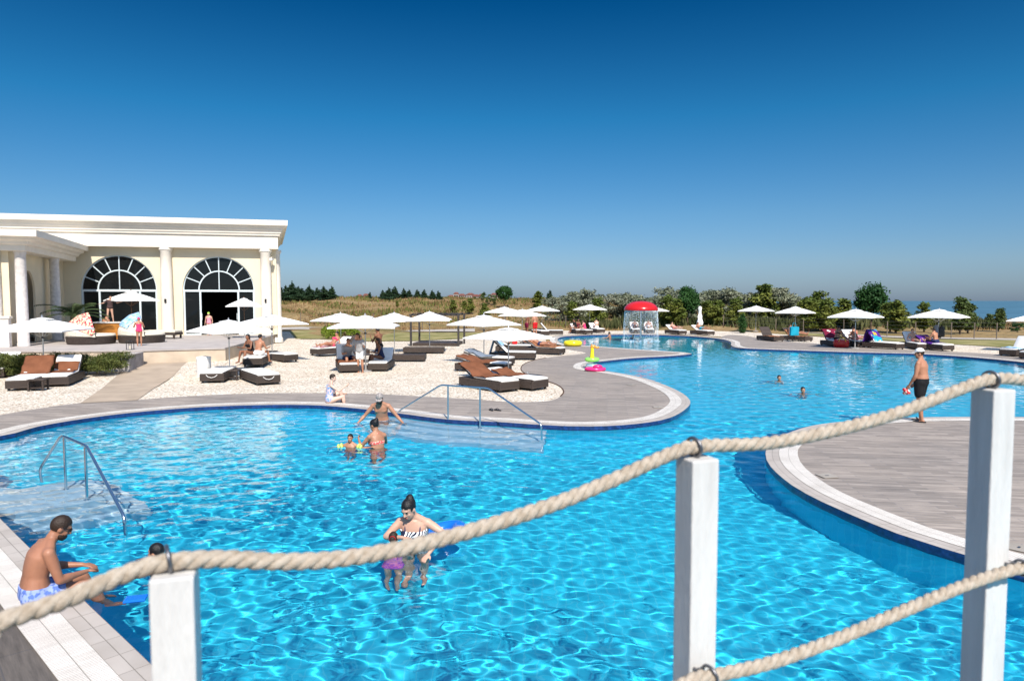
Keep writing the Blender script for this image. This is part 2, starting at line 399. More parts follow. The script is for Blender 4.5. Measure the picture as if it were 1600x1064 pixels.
# gravel yard
gl = [(-260,700),(-120,675),(0,649),(32,643),(125,630),(214,625),(300,619),(400,615),(510,614.5),(590,616),(665,620),(740,624),(790,628),(844,628),(868,624),(880,615),(878,607),(866,600),(844,593.5),(821,584.5),(814,576),(821,568),(844,561),(880,556),(915,552),(893,547),(870,542),(853,533),(860,527),(885,524),(935,522.3),(992,522),(1048,522.5),(1090,524),(1135,527)]
gfar = [(1135,518),(1048,517),(950,516.5),(870,517),(800,520),(742,529),(640,533.5),(560,536),(500,536),(470,536),(455,523.5),(400,523)]
near = smooth_open([v for v in gp(gl)], .3)
gravel_poly = near + gp(gfar) + [Vector((-30, 52)), Vector((-42, 24))]
sheet('gravel', gravel_poly, .004, M_gravel, step=1.2)
near_edge = near
# stone planks of the pool surround
M_deck = deck_mat('deck_planks', R(8)); M_deck2 = deck_mat('deck_planks_near', R(47), .42, .9, .3)
hole = [offset(POOL, .01)]
dA = [v for v in near if v.y < 41.2 or v.x < 2] ; iA = next(k for k, v in enumerate(near) if (v - G(870,542).xy).length < .8)
deckA = near[:iA] + gp([(880,535),(1000,536),(1100,545),(1125,553),(1120,600),(1095,640),(1000,690),(700,700),(300,690),(0,740),(-200,780)]) 
sheet('deck', deckA, .009, M_deck, [])
bpy.data.objects.remove(bpy.data.objects['deck'])
def minus_pool(name, outer, dz, m):
    return sheet(name, outer, dz, m, [POOL])
minus_pool('deck', deckA, .009, M_deck)
nl, fl = near_left.xy, far_left.xy; dl = (fl - nl).normalized(); pl = Vector((dl.y, -dl.x))
minus_pool('deck', [nl + pl * 1.5 - dl * 2, fl + pl * 1.0, fl + pl * .2 + dl * 1.2, fl - pl * 2 + dl * 3, Vector((-30, 11)), nl - pl * 9 - dl * 2], .008, M_deck2)
minus_pool('deck', gp([(1730,640),(1500,640),(1350,645),(1270,652),(1215,670),(1180,710),(1195,760),(1270,800),(1400,850),(1560,900),(1700,945)]) + [Vector((7.5, 4)), Vector((20, 6)), Vector((24, 16.5))], .008, M_deck)
minus_pool('deck', smooth_open(gp([(1128,526),(1140,523.5),(1167,525),(1195,530.5),(1233,534),(1270,536.5),(1300,539.5),(1364,543),(1413,546),(1462,548.2),(1560,554),(1600,557.5),(1700,569)]), .5) + gp([(1700,590),(1511,565),(1364,558),(1200,553),(1130,545)]), .008, M_deck)
sheet('gravel', smooth_open(gp([(1128,526),(1140,523.5),(1167,525),(1195,530.5),(1233,534),(1270,536.5),(1300,539.5),(1364,543),(1413,546),(1462,548.2),(1560,554),(1600,557.5),(1700,569)]), .5) + gp([(1700,558),(1600,545.5),(1520,540),(1430,535.5),(1330,530),(1230,523),(1165,518.5),(1130,518)]), .0, M_gravel)
# lawn strips and the path behind them
M_lawn = mat('lawn_ground', (.16, .16, .05), .95, .1, col2=(.33, .28, .13), scale=.8, detail=6)
sheet('lawn', gp([(462,535.5),(500,535.5),(560,535.5),(640,533),(742,528.6),(800,519.6),(742,519.3),(640,520),(470,520.5),(452,523)]), .012, M_lawn)
sheet('lawn', gp([(1240,522),(1330,529.6),(1430,535),(1520,539.5),(1600,545),(1700,557),(1700,533),(1500,531),(1400,529),(1240,519)]), .012, M_lawn)
M_path = mat('path', (.42, .38, .33), .9, .2, var=.15, scale=1.5)
sheet('path', gp([(380,520),(470,519.4),(640,518.6),(742,518),(742,514.6),(640,515),(470,516),(380,516.5)]), .016, M_path)
sheet('path', gp([(1230,518),(1400,527.8),(1500,530),(1600,532),(1700,534),(1700,530.6),(1600,529.2),(1500,527.8),(1400,525.4),(1230,516)]), .016, M_path)
# beige concrete ramp up to the terrace
M_ramp = mat('ramp_concrete', (.40, .32, .24), .9, .2, var=.12, scale=1.2, bump=.3, bscale=60)
sheet('ramp', gp([(125,631),(214,626)]) + [G(240, 605, .06).xy, G(268, 584, .18).xy, G(300, 562, .25).xy, G(190, 562, .25).xy, G(185, 580, .2).xy, G(160, 602, .1).xy], .02, M_ramp, step=.7)
mbk = MB()
kerb_px = [(169,628),(212,625.5)]
# coping: rim tiles, overflow grating
def uvband(name, a, b, z, m, w):
    n = len(a); L = [0]
    for k in range(n): L.append(L[-1] + (a[(k + 1) % n] - a[k]).length)
    mb = MB(); mb.add([(p.x, p.y, z) for p in a] + [(p.x, p.y, z) for p in b], [[k, n + k, n + (k + 1) % n, (k + 1) % n] for k in range(n)])
    me = mb.mesh(name); uv = me.uv_layers.new(name='run')
    for k, po in enumerate(me.polygons):
        for li, c in zip(po.loop_indices, ((L[k], 0), (L[k], w), (L[k + 1], w), (L[k + 1], 0))): uv.data[li].uv = c
    if me.polygons[0].normal.z < 0: me.flip_normals()
    return tag(link(name, me, m), kind='structure')
def rim_mat(name, base, mort, bw, bh, off, ms, bump=.5, var=.05):
    m = mat(name, base, .55, .35); b = NB(m); uv = b.t.nodes.new('ShaderNodeUVMap')
    br = b.n('TexBrick', Scale=1.0); br.offset = off
    br.inputs['Color1'].default_value = (*[c * (1 - var) for c in base], 1); br.inputs['Color2'].default_value = (*[min(1, c * (1 + var)) for c in base], 1); br.inputs['Mortar'].default_value = (*mort, 1)
    br.inputs['Brick Width'].default_value = bw; br.inputs['Row Height'].default_value = bh; br.inputs['Mortar Size'].default_value = ms
    b.l(uv.outputs[0], br.inputs['Vector'])
    n2 = b.n('TexNoise', Scale=2.2, Detail=5.0); b.l(b.pos(), n2.inputs['Vector'])
    b.l(b.mix(.7, br.outputs[0], b.ramp(n2.outputs[0], [(.32, (.82, .8, .77)), (.62, (1.03, 1.03, 1.02))]), 'MULTIPLY'), b.b.inputs['Base Color'])
    bp = b.n('Bump', Strength=bump, Distance=.006); bp.invert = True; b.l(br.outputs['Fac'], bp.inputs['Height']); b.l(bp.outputs[0], b.b.inputs['Normal']); return m
M_rim = rim_mat('coping_tile', (.47, .42, .37), (.26, .225, .19), .33, .115, 0, .004)
M_grate = rim_mat('overflow_grating', (.78, .73, .66), (.36, .32, .27), .026, .165, 0, .0035, .7)
M_navy = mat('waterline_tile', (.012, .035, .13), .3, .5, var=.4, scale=14)
r1, r2 = offset(POOL, .23), offset(POOL, .56)
uvband('coping', POOL, r1, .013, M_rim, .23)
uvband('grating', r1, r2, .017, M_grate, .33)
nP = len(POOL)
wl = MB().add([(p.x, p.y, .012) for p in POOL] + [(p.x, p.y, -.16) for p in offset(POOL, -.004)], [[k, (k + 1) % nP, nP + (k + 1) % nP, nP + k] for k in range(nP)]).build('waterline', M_navy)
tag(wl, kind='structure'); wl.cycles.is_caustics_receiver = True
# underwater stairs by the two handrails
M_step = mat('pool_step', (.45, .62, .72), .5, .3, var=.06, scale=6)
# the sea far below the plateau
M_sea = mat('sea_water', (.06, .145, .20), .5, .3, var=.15, scale=.004, bump=.5, bscale=.05)  # base colour paled to stand in for sea haze
tag(MB().add([(-60000, 150, -26), (90000, 150, -26), (90000, 90000, -26), (-60000, 90000, -26)], [[0, 1, 2, 3]]).build('sea', M_sea), kind='structure')

ed = [p for p in near_edge if -.3 < p.x < 3.2 and 20 < p.y < 34]
mbk = MB().tube([(p.x, p.y, .012) for p in ed], .022, 5).build('gravel_edging', mat('rusty_edging', (.10, .06, .04), .8, .2)); tag(mbk, kind='structure')
# ------------------------------------------------------------------ terrace and building
TZ = .8
M_terr = mat('terrace_stone', (.42, .38, .35), .8, .25, var=.12, scale=1.2, bump=.2, bscale=30)
M_stwall = mat('terrace_wall', (.52, .43, .33), .85, .2, var=.12, scale=1.5, bump=.3, bscale=25)
BU = Vector((math.cos(R(13)), math.sin(R(13)))); BN = Vector((-BU.y, BU.x)); BO = Vector((-20.0, 39.9))
def bw(s, t, z=0): p = BO + BU * s + BN * t; return Vector((p.x, p.y, z))
tf = [G(-330, 551, TZ).xy, G(0, 548.5, TZ).xy, G(204, 547.5, TZ).xy, G(300, 545, TZ).xy, G(352, 543.6, TZ).xy]
tb = [bw(5.75, -.4).xy, bw(5.6, 6).xy, bw(-16, 6).xy, Vector((-42, 27))]
mb = MB(); mb.prism([(p.x, p.y) for p in tf + tb], -.1, TZ - .05, top=False); 
terr = tag(mb.build('terrace_wall', M_stwall), kind='structure')
lip = [p + Vector((0, -.05)) for p in tf] + [tb[0] + Vector((.05, 0)), tb[1] + Vector((.05, 0))] + tb[2:]
tag(MB().prism([(p.x, p.y) for p in lip], TZ - .05, TZ).build('terrace', M_terr), kind='structure')
# grey planter block at the end of the hedge and broad steps in front of the terrace
M_block = mat('planter_stone', (.36, .34, .33), .85, .2, var=.15, scale=4, bump=.3)
a = G(187, 576, .22); b_ = G(198, 579, .2)
t = empty('planter_wall', 'low grey stone block at the right end of the clipped hedge', 'planter wall', (a.x, a.y, .1), R(12))
MB().box(0, .42, -.25, 1.5, 0, .62).build('block', M_block, t, bevel=.015); MB().box(-.02, .44, -.27, 1.52, .622, .66).build('cap_stone', M_terr, t, bevel=.008)
M_stucco = mat('stucco_yellow', (.73, .64, .465), .9, .15, var=.04, scale=.9, bump=.15, bscale=90)
M_trim = mat('stone_trim', (.78, .72, .62), .8, .2, var=.05, scale=1.4, bump=.12, bscale=50)
M_col = mat('rough_column', (.68, .64, .60), .85, .2, var=.12, scale=6, bump=.5, bscale=22)
M_alu = mat('window_frame', (.60, .68, .70), .45, .4)
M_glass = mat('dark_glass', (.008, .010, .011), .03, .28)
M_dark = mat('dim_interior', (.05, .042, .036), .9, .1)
M_roofm = mat('roof_slab', (.5, .47, .43), .9, .1, var=.1)
def prof_sweep(mb, pts, prof):
    """cornice: the profile (out, z) swept round an open plan outline (outward = right-hand side of travel)"""
    n = len(pts); rs = []
    for i in range(n):
        d1 = (pts[i] - pts[max(0, i - 1)]); d2 = (pts[min(n - 1, i + 1)] - pts[i])
        if i == 0: d1 = d2
        if i == n - 1: d2 = d1
        n1, n2 = Vector((d1.y, -d1.x)).normalized(), Vector((d2.y, -d2.x)).normalized(); m = (n1 + n2); m = m / max(.3, m.dot(n1))
        rs.append([Vector((pts[i].x + m.x * o, pts[i].y + m.y * o, z)) for o, z in prof])
    return mb.rings(rs)
def arch_wall(mb, w0, w1, z0, z1, openings, th, place):
    """wall in the (s, z) plane with arched openings (centre, half width, spring height, sill), with reveals"""
    vin = [Vector(p) for p in ((w0, z0), (w1, z0), (w1, z1), (w0, z1))]; ed = [(0, 1), (1, 2), (2, 3), (3, 0)]; hs = []
    for c, hw, sp, zs in openings:
        h = [Vector((c - hw, zs)), Vector((c + hw, zs))] + [Vector((c + hw * math.cos(math.pi * k / 28), sp + hw * math.sin(math.pi * k / 28))) for k in range(29)]
        o = len(vin); vin += h; ed += [(o + k, o + (k + 1) % len(h)) for k in range(len(h))]; hs.append(h)
    r = delaunay_2d_cdt(vin, ed, [], 0, 1e-6); co = r[0]; fs = []
    for f in r[2]:
        c = sum((co[i] for i in f), Vector((0, 0))) / len(f); X, Y = np.array([c.x]), np.array([c.y])
        if not any(inside_np(h, X, Y)[0] for h in hs): fs.append(list(f))
    mb.add([place(v.x, 0, v.y) for v in co], fs)
    for h in hs:
        n = len(h); mb.add([place(v.x, 0, v.y) for v in h] + [place(v.x, th, v.y) for v in h], [[k, n + k, n + (k + 1) % n, (k + 1) % n] for k in range(n)])
bld = empty('pool_pavilion', 'long cream building with two tall arched windows and stone columns behind the terrace', 'building', bw(0, 0, TZ))
Mi = Matrix.Translation(-Vector(bw(0, 0, TZ)))
def L(s, t, z): return bw(s, t, z) - Vector(bw(0, 0, TZ))
WT = .22                                # the wall stands behind the column line
mb = MB(); arch_wall(mb, -14, 5.95, TZ, 6.2, [(-2.7, 2.0, 3.47, TZ + .001), (2.68, 2.0, 3.47, TZ + .001)], .35, lambda s, t, z: L(s, WT + t, z))
mb.add([L(5.95, WT, -.05), L(4.3, 14, -.05), L(4.3, 14, 6.2), L(5.95, WT, 6.2)], [[0, 1, 2, 3]])
mb.add([L(-14, WT, TZ), L(-14, 14, TZ), L(-14, 14, 6.2), L(-14, WT, 6.2)], [[3, 2, 1, 0]])
mb.add([L(-14, 14, TZ), L(4.3, 14, TZ), L(4.3, 14, 6.2), L(-14, 14, 6.2)], [[3, 2, 1, 0]])
mb.build('wall', M_stucco, bld)
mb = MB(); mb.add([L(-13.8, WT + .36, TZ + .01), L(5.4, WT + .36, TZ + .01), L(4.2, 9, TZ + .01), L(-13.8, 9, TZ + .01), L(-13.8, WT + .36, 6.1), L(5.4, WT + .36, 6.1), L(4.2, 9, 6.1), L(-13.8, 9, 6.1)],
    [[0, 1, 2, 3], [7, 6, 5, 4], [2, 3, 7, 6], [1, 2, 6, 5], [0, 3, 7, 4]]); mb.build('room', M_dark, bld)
# entablature and cornice
plan = [Vector(L(-14.0, 13.5, 0).xy), Vector(L(-14.0, -.32, 0).xy), Vector(L(6.13, -.32, 0).xy), Vector(L(4.5, 13.5, 0).xy)]
mb = MB(); prof_sweep(mb, plan, [(0, 5.92 - TZ), (0, 6.68 - TZ), (-.5, 6.68 - TZ), (-.5, 5.92 - TZ)]); mb.build('frieze', M_trim, bld)
mb = MB(); prof_sweep(mb, plan, [(-.3, 6.683 - TZ), (.10, 6.683 - TZ), (.12, 6.80 - TZ), (.17, 6.82 - TZ), (.19, 6.93 - TZ), (.27, 7.02 - TZ), (.31, 7.13 - TZ), (.38, 7.15 - TZ), (.40, 7.23 - TZ), (.54, 7.26 - TZ), (.56, 7.56 - TZ), (-.3, 7.60 - TZ)]); mb.build('cornice', M_trim, bld)
mb = MB(); mb.add([L(-14.2, -.2, 7.5), L(6.0, -.2, 7.5), L(4.4, 13.4, 7.5), L(-14.2, 13.4, 7.5)], [[0, 1, 2, 3]]); mb.build('roof', M_roofm, bld)
mb = MB(); mb.add([L(-14, -.3, 5.925), L(6.1, -.3, 5.925), L(6.1, WT + .1, 5.925), L(-14, WT + .1, 5.925)], [[3, 2, 1, 0]]); mb.build('soffit', M_trim, bld)
cprof = [(.40, 0), (.40, .22), (.36, .24), (.335, .32), (.33, 1.7), (.315, 3.6), (.295, 4.86), (.33, 4.9), (.33, 4.96), (.38, 4.98), (.38, 5.118)]
for s, t0_, z0 in ((-.12, 0, TZ), (5.37, 0, .3), (5.82, .75, .3)):
    sc = 1.0 if z0 == TZ else (5.92 - z0) / 5.12
    MB().lathe([(r, z * sc * .9999) for r, z in cprof], 24).build('column', M_trim, bld, L(s, t0_, z0), smooth=True)
def fan_window(c, door):
    f = MB(); y = WT + .16
    P = lambda s, z, t=0: L(c + s, y + t, z)
    def bar(a, b, w=.055, d=.1):
        A, B = Vector(a), Vector(b); dr = (B - A).normalized(); nn = Vector((-dr.y, dr.x)) * w / 2
        q = [A + nn, A - nn, B - nn, B + nn]; f.add([P(v.x, v.y, -d / 2) for v in q] + [P(v.x, v.y, d / 2) for v in q], [(0, 1, 2, 3), (7, 6, 5, 4), (0, 4, 5, 1), (1, 5, 6, 2), (2, 6, 7, 3), (3, 7, 4, 0)])
    def arc(r0, r1, d=.1):
        n = 32; rs = []
        for k in range(n + 1):
            a = math.pi * k / n; ca, sa = math.cos(a), math.sin(a)
            rs.append([P(r0 * ca, 3.47 + r0 * sa, -d / 2), P(r1 * ca, 3.47 + r1 * sa, -d / 2), P(r1 * ca, 3.47 + r1 * sa, d / 2), P(r0 * ca, 3.47 + r0 * sa, d / 2)])
        f.rings(rs)
    arc(1.93, 1.995); arc(1.09, 1.16, .09)
    for k in range(1, 8):
        a = math.pi * k / 8
        bar((1.15 * math.cos(a), 3.47 + 1.15 * math.sin(a)), (1.935 * math.cos(a), 3.47 + 1.935 * math.sin(a)), .05, .08)
    bar((0, 3.5), (0, 4.57), .05, .08); bar((-1.99, 3.43), (1.99, 3.43), .12, .12)
    for s in (-1.94, -1.06, 1.06, 1.94): bar((s, TZ + .08), (s, 3.37), .10, .1)
    bar((-1.99, TZ + .04), (-1.06, TZ + .04), .08, .1); bar((1.06, TZ + .04), (1.99, TZ + .04), .08, .1)
    if not door: bar((-1.0, TZ + .04), (1.0, TZ + .04), .08, .1)
    w = f.build('window', M_alu, bld)
    g = MB(); n = 28
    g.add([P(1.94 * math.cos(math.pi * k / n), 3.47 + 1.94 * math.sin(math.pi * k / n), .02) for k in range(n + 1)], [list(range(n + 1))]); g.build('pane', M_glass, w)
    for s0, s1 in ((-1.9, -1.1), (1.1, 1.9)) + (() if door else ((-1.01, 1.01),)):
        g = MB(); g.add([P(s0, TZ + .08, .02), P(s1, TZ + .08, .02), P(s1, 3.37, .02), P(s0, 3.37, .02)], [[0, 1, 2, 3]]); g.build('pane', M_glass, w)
    if door:
        for s in (-.98, .98): MB().tube([P(s, 1.7, -.12), P(s, 2.1, -.12)], .02).build('handle', M_alu, w)
fan_window(-2.7, False); fan_window(2.68, True)
M_steel = mat('stainless_steel', (.62, .64, .66), .22, .5, 1.0)
M_black = mat('black_plastic', (.02, .02, .022), .45, .4)
wl_ = cm = MB(); cm.tube([L(5.72, 0.12, 5.45), L(5.72, -.25, 5.4)], .03); cm.box(-.09, .09, -.22, .12, -.07, .07, Matrix.Translation(L(5.76, -.25, 5.3))); cm.build('security_camera', M_trim, bld, bevel=0)
wl_ = MB()
for s in (-.12, 5.37): MB().tube([L(s, -.36, 2.75), L(s, -.36, 2.95)], .06, 10).build('wall_light', M_black, bld)
# the lower wing on the left
WO = Vector((-22.0, 30.7)); ang = R(20); WU = Vector((math.cos(ang), math.sin(ang))); WN = Vector((-WU.y, WU.x))
wing = empty('entrance_wing', 'lower cream wing with rough stone columns and a shaded archway at the left edge', 'building', (WO.x, WO.y, TZ))
def V(s, t, z): p = WU * s + WN * t; return Vector((p.x, p.y, z - TZ))
mb = MB(); arch_wall(mb, 0, 9.3, TZ, 5.1, [(2.6, 1.05, 3.25, TZ + .001)], .1, lambda s, t, z: V(-.45 - t, s, z))
arch_wall(mb, -9, -.45, TZ, 5.1, [(-3.2, 1.05, 3.25, TZ + .001)], .35, lambda s, t, z: V(s, t, z)); mb.f[-1:] = mb.f[-1:]
mb.build('wall', M_stucco, wing)
mb = MB(); pl_ = [Vector(V(-9, 9, 0).xy), Vector(V(-9, -.45, 0).xy), Vector(V(.3, -.45, 0).xy), Vector(V(.3, 8.4, 0).xy)]
prof_sweep(mb, pl_[1:], [(-.7, 5.05 - TZ), (0, 5.05 - TZ), (.02, 5.3 - TZ), (.14, 5.33 - TZ), (.2, 5.45 - TZ), (.38, 5.52 - TZ), (.42, 5.62 - TZ), (.62, 5.64 - TZ), (.64, 5.92 - TZ), (-.7, 5.95 - TZ)]); mb.build('cornice', M_trim, wing)
MB().add([V(-9, -.3, 5.85), V(.2, -.3, 5.85), V(.2, 8.3, 5.85), V(-9, 8.3, 5.85), V(-9, -.3, 5.07), V(.2, -.3, 5.07), V(.2, 8.3, 5.07), V(-9, 8.3, 5.07)], [[0, 1, 2, 3], [7, 6, 5, 4]]).build('roof', M_roofm, wing)
MB().add([V(-8, 2.2, TZ), V(-2.2, 2.2, TZ), V(-2.2, 2.2, 5), V(-8, 2.2, 5), V(-2.2, 8.9, TZ), V(-2.2, 8.9, 5)], [[0, 1, 2, 3], [1, 4, 5, 2]]).build('inner_wall', mat('porch_shade_brown', (.13, .085, .055), .9, .1), wing)  # porch shade put into the dark brown wall colour
for s, t0_ in ((0, 0), (0, 5.3), (-.95, -.1), (-5.4, 0)):
    MB().lathe([(.25, 0), (.25, .12), (.235, .14), (.23, 2), (.215, 4.1), (.24, 4.14), (.24, 4.249)], 18).build('column', M_col, wing, V(s, t0_, TZ), smooth=True)
MB().box(-1.7, -.35, -.5, -.15, 0, 1.25).build('pedestal', M_col, wing, V(0, -.15, TZ), ang, bevel=.02)
MB().box(-1.75, -.3, -.55, -.1, 1.252, 1.36).build('pedestal_cap', M_trim, wing, V(0, -.15, TZ), ang, bevel=.02)
# ------------------------------------------------------------------ parasols
M_canvas = mat('white_canvas', (.84, .83, .80), .9, .1, var=.03, scale=3)
M_pole = mat('aluminium_pole', (.58, .58, .57), .35, .5, .85)
M_wood = mat('brown_wood', (.16, .085, .045), .6, .3, var=.2, scale=9)
M_conc = mat('concrete_foot', (.32, .31, .30), .9, .1)
def canopy_mesh():
    mb = MB(); N = 8
    c4 = [Vector((1.2 * sx, 1.2 * sy, 1.80)) for sx, sy in ((-1, -1), (1, -1), (1, 1), (-1, 1))]; r0 = .17
    for k in range(4):
        a, b = c4[k], c4[(k + 1) % 4]; grid = []
        for i in range(N + 1):
            u = i / N; row = []
            for j in range(N + 1):
                v = j / N; e = a.lerp(b, v); bow = math.sin(math.pi * v)
                e = Vector((e.x * (1 - .035 * bow), e.y * (1 - .035 * bow), e.z + .015 * bow))
                top = Vector((e.x * r0 / 1.2, e.y * r0 / 1.2, 2.17))
                p = top.lerp(e, u); p.z -= .055 * math.sin(math.pi * u) * bow - .02 * math.sin(math.pi * u)
                row.append(p)
            grid.append(row)
        o = len(mb.v); mb.v += [tuple(p) for r in grid for p in r]
        for i in range(N):
            for j in range(N): q = o + i * (N + 1) + j; mb.f.append([q, q + N + 1, q + N + 2, q + 1]); mb.mi.append(0)
        # a short hem
        o = len(mb.v); mb.v += [tuple(p) for p in grid[N]] + [(p.x, p.y, p.z - .045) for p in grid[N]]
        for j in range(N): mb.f.append([o + j, o + N + 1 + j, o + N + 2 + j, o + j + 1]); mb.mi.append(0)
    return mb
def make_parasol(pole_m):
    t = empty('parasol', 'x', 'parasol', group='white parasols round the pool')
    c = canopy_mesh().build('canopy', M_canvas, t); c.data.polygons.foreach_set('use_smooth', [True] * len(c.data.polygons)); c.data.set_sharp_from_angle(angle=R(14))
    v = MB(); v.add([(.25 * a, .25 * b, 2.185) for a, b in ((-1, -1), (1, -1), (1, 1), (-1, 1))] + [(.28 * a, .28 * b, 2.165) for a, b in ((-1, -1), (1, -1), (1, 1), (-1, 1))] + [(0, 0, 2.25)],
        [[0, 1, 8], [1, 2, 8], [2, 3, 8], [3, 0, 8], [4, 5, 1, 0], [5, 6, 2, 1], [6, 7, 3, 2], [7, 4, 0, 3]]).build('vent_cap', M_canvas, t)
    MB().tube([(0, 0, .03), (0, 0, 2.2)], .021, 10).build('pole', pole_m, t, smooth=True)
    MB().lathe([(.03, 2.25), (.03, 2.27), (.02, 2.31), (.004, 2.33)], 10).build('finial', pole_m, t)
    MB().lathe([(.24, 0), (.24, .05), (.22, .06), (.04, .065), (.035, .3), (.024, .31)], 18).build('foot', M_conc, t)
    MB().lathe([(.022, 1.5), (.05, 1.505), (.05, 1.56), (.022, 1.57)], 12).build('hub', M_black, t)
    for k in range(8):
        a = math.pi / 4 * k; e = 1.2 / max(abs(math.cos(a)), abs(math.sin(a))) * .985
        P = lambda r, z: (math.cos(a) * r, math.sin(a) * r, z)
        f = MB(); f.tube([P(.03, 2.135), P(e, 1.775 + (.012 if k % 2 == 0 else 0))], .009, 5); f.tube([P(.04, 1.54), P(e * .5, 1.935)], .007, 5); f.build('rib', pole_m, t)
    return t
def place(o, px, y, z=None, rz=0, sc=1, label=None):
    pass
# (px, apex row, distance, plan scale, turn, label)
para = [
 (65.5,495.7,24.2,1.0,8,'white parasol over two brown towelled loungers beside the clipped hedge at the far left'),
 (357,499.6,25.0,.93,48,'white parasol with bare steel pole between two loungers and the white bin'),
 (424,491.6,31.0,1.0,45,'white parasol over the couple sitting near the terrace corner'),
 (532,489.3,38,1.0,47,'white parasol beside the round green bushes, above a sunbather resting on a lounger'),
 (570.4,492.4,27.3,1.06,5,'white parasol with the family of sunbathers gathered below it'),
 (615.7,488.8,37.2,1.0,22,'white parasol right behind the family parasol, above the standing dark-tanned man'),
 (671,487,37.4,.97,2,'white parasol standing alone in the gravel in front of the dark pergola'),
 (756,492,31.0,1.0,45,'white parasol over brown towelled loungers, half behind the low drooping parasol'),
 (794.5,511.6,24.6,.98,44,'low white parasol at the gravel tip, nearest the middle handrail'),
 (788,479.5,56,1.0,40,'small white parasol peeping out behind the gravel parasols, in front of the dark round tree'),
 (816,483.4,48,1.0,45,'white parasol over the man in red trunks'),
 (847,478,65,1.0,45,'small white parasol behind the white-backed lounger'),
 (921.6,476,68,1.0,45,'white parasol over a group of four people left of the red water mushroom'),
 (1018,478.5,66,1.0,40,'white parasol mostly hidden behind the red water mushroom'),
 (1181.6,477.9,63,1.0,44,'white parasol beside the narrow dark cypress'),
 (1243,479,52,.93,46,'white parasol over two orange towelled loungers with dark backs'),
 (1337.5,483,40.5,1.0,45,'white parasol in front of the big round dark tree, over people by a red bag'),
 (1467.6,483,40,1.1,46,'white parasol hung with dark clothes, over a sunbather behind the man in the cap'),
 (1620,489,38,1.0,45,'white parasol cut by the right edge of the view'),
]
proto = None
def ground_z(x, y): return float(terrain(x, y)) if y < 64 else float(terrain(x, y))
for px, ay, y, sc, rz, lab in para:
    d = D(px, ay, y); z0 = float(yard(d.x, d.y)); h = (d.z - z0) / 2.25
    if proto is None: proto = make_parasol(M_pole); o = proto; o['label'] = lab
    else: o = dup(proto, (0, 0, 0), 0, lab)
    o.location = (d.x, d.y, z0); o.rotation_euler = (0, 0, R(rz)); o.scale = (sc, sc, h)
wp = make_parasol(M_wood)
for k, (px, ay, y, sc, rz, lab) in enumerate([(204.5,454.3,36.3,.88,45,'white parasol with wooden pole over the hooded daybeds on the terrace'), (381,465.4,37,.74,20,'smaller white parasol standing before the open door of the building')]):
    d = D(px, ay, y); o = wp if k == 0 else dup(wp, (0, 0, 0), 0); o['label'] = lab
    o.location = (d.x, d.y, TZ); o.rotation_euler = (0, 0, R(rz)); o.scale = (sc, sc, (d.z - TZ) / 2.25)
# one parasol is folded
d = D(1094, 478, 58); t = empty('folded_parasol', 'folded white parasol standing among loungers right of the red water mushroom', 'parasol', (d.x, d.y, 0), group='white parasols round the pool')
mb = MB(); rs = []
for z, r in ((.75, .02), (.8, .2), (1.0, .22), (1.3, .15), (1.5, .17), (1.75, .10), (2.0, .09), (2.2, .12), (2.32, .09), (2.38, .02)):
    rs.append([(r * (1 + .28 * math.cos(6 * a + z * 3)) * math.cos(a), r * (1 + .28 * math.cos(6 * a + z * 3)) * math.sin(a), z) for a in [2 * math.pi * k / 24 for k in range(24)]])
mb.rings(rs).build('canopy', M_canvas, t, smooth=True)
MB().tube([(0, 0, 0), (0, 0, .8)], .03, 8).build('pole', M_pole, t); MB().lathe([(.26, 0), (.26, .06), (.04, .08), (.04, .25)], 16).build('foot', M_conc, t)
# ------------------------------------------------------------------ loungers
def wicker():
    m = mat('dark_wicker', (.05, .036, .03), .6, .3); b = NB(m); tc = b.t.nodes.new('ShaderNodeTexCoord')
    br = b.n('TexBrick', Scale=1.0); br.offset = .5
    br.inputs['Color1'].default_value = (.060, .043, .034, 1); br.inputs['Color2'].default_value = (.095, .072, .06, 1); br.inputs['Mortar'].default_value = (.018, .013, .011, 1)
    br.inputs['Brick Width'].default_value = .06; br.inputs['Row Height'].default_value = .018; br.inputs['Mortar Size'].default_value = .003
    mp = b.t.nodes.new('ShaderNodeMapping'); mp.inputs['Rotation'].default_value = (math.pi / 2, 0, .6); b.l(tc.outputs['Object'], mp.inputs[0]); b.l(mp.outputs[0], br.inputs['Vector'])
    b.l(br.outputs[0], b.b.inputs['Base Color']); bp = b.n('Bump', Strength=.5, Distance=.006); bp.invert = True; b.l(br.outputs['Fac'], bp.inputs['Height']); b.l(bp.outputs[0], b.b.inputs['Normal']); return m
M_wick = wicker()
M_cush = mat('white_cushion', (.80, .78, .74), .9, .1, var=.04, scale=4, bump=.15, bscale=12)
def towel_m(name, c, c2=None, sc=3): return mat(name, c, .95, .05, col2=c2 or tuple(v * .75 for v in c), scale=sc, bump=.5, bscale=14)
TOW = dict(brown=towel_m('brown_towel', (.21, .085, .045)), orange=towel_m('orange_towel', (.33, .15, .08)), blue=towel_m('blue_towel', (.08, .32, .62), (.55, .68, .78), 6),
    purple=towel_m('purple_towel', (.10, .03, .26)), yellow=towel_m('yellow_towel', (.75, .48, .02)), teal=towel_m('teal_towel', (.02, .33, .48)), white=towel_m('white_towel', (.75, .74, .72)),
    grey=towel_m('grey_towel', (.20, .24, .30)), pink=towel_m('pink_towel', (.62, .22, .30), (.75, .6, .55), 5), maroon=towel_m('maroon_towel', (.20, .02, .05)))
BL, BW_, BH, HINGE = 1.98, .70, .30, .72       # local +x runs from the head to the foot; the foot end is the origin
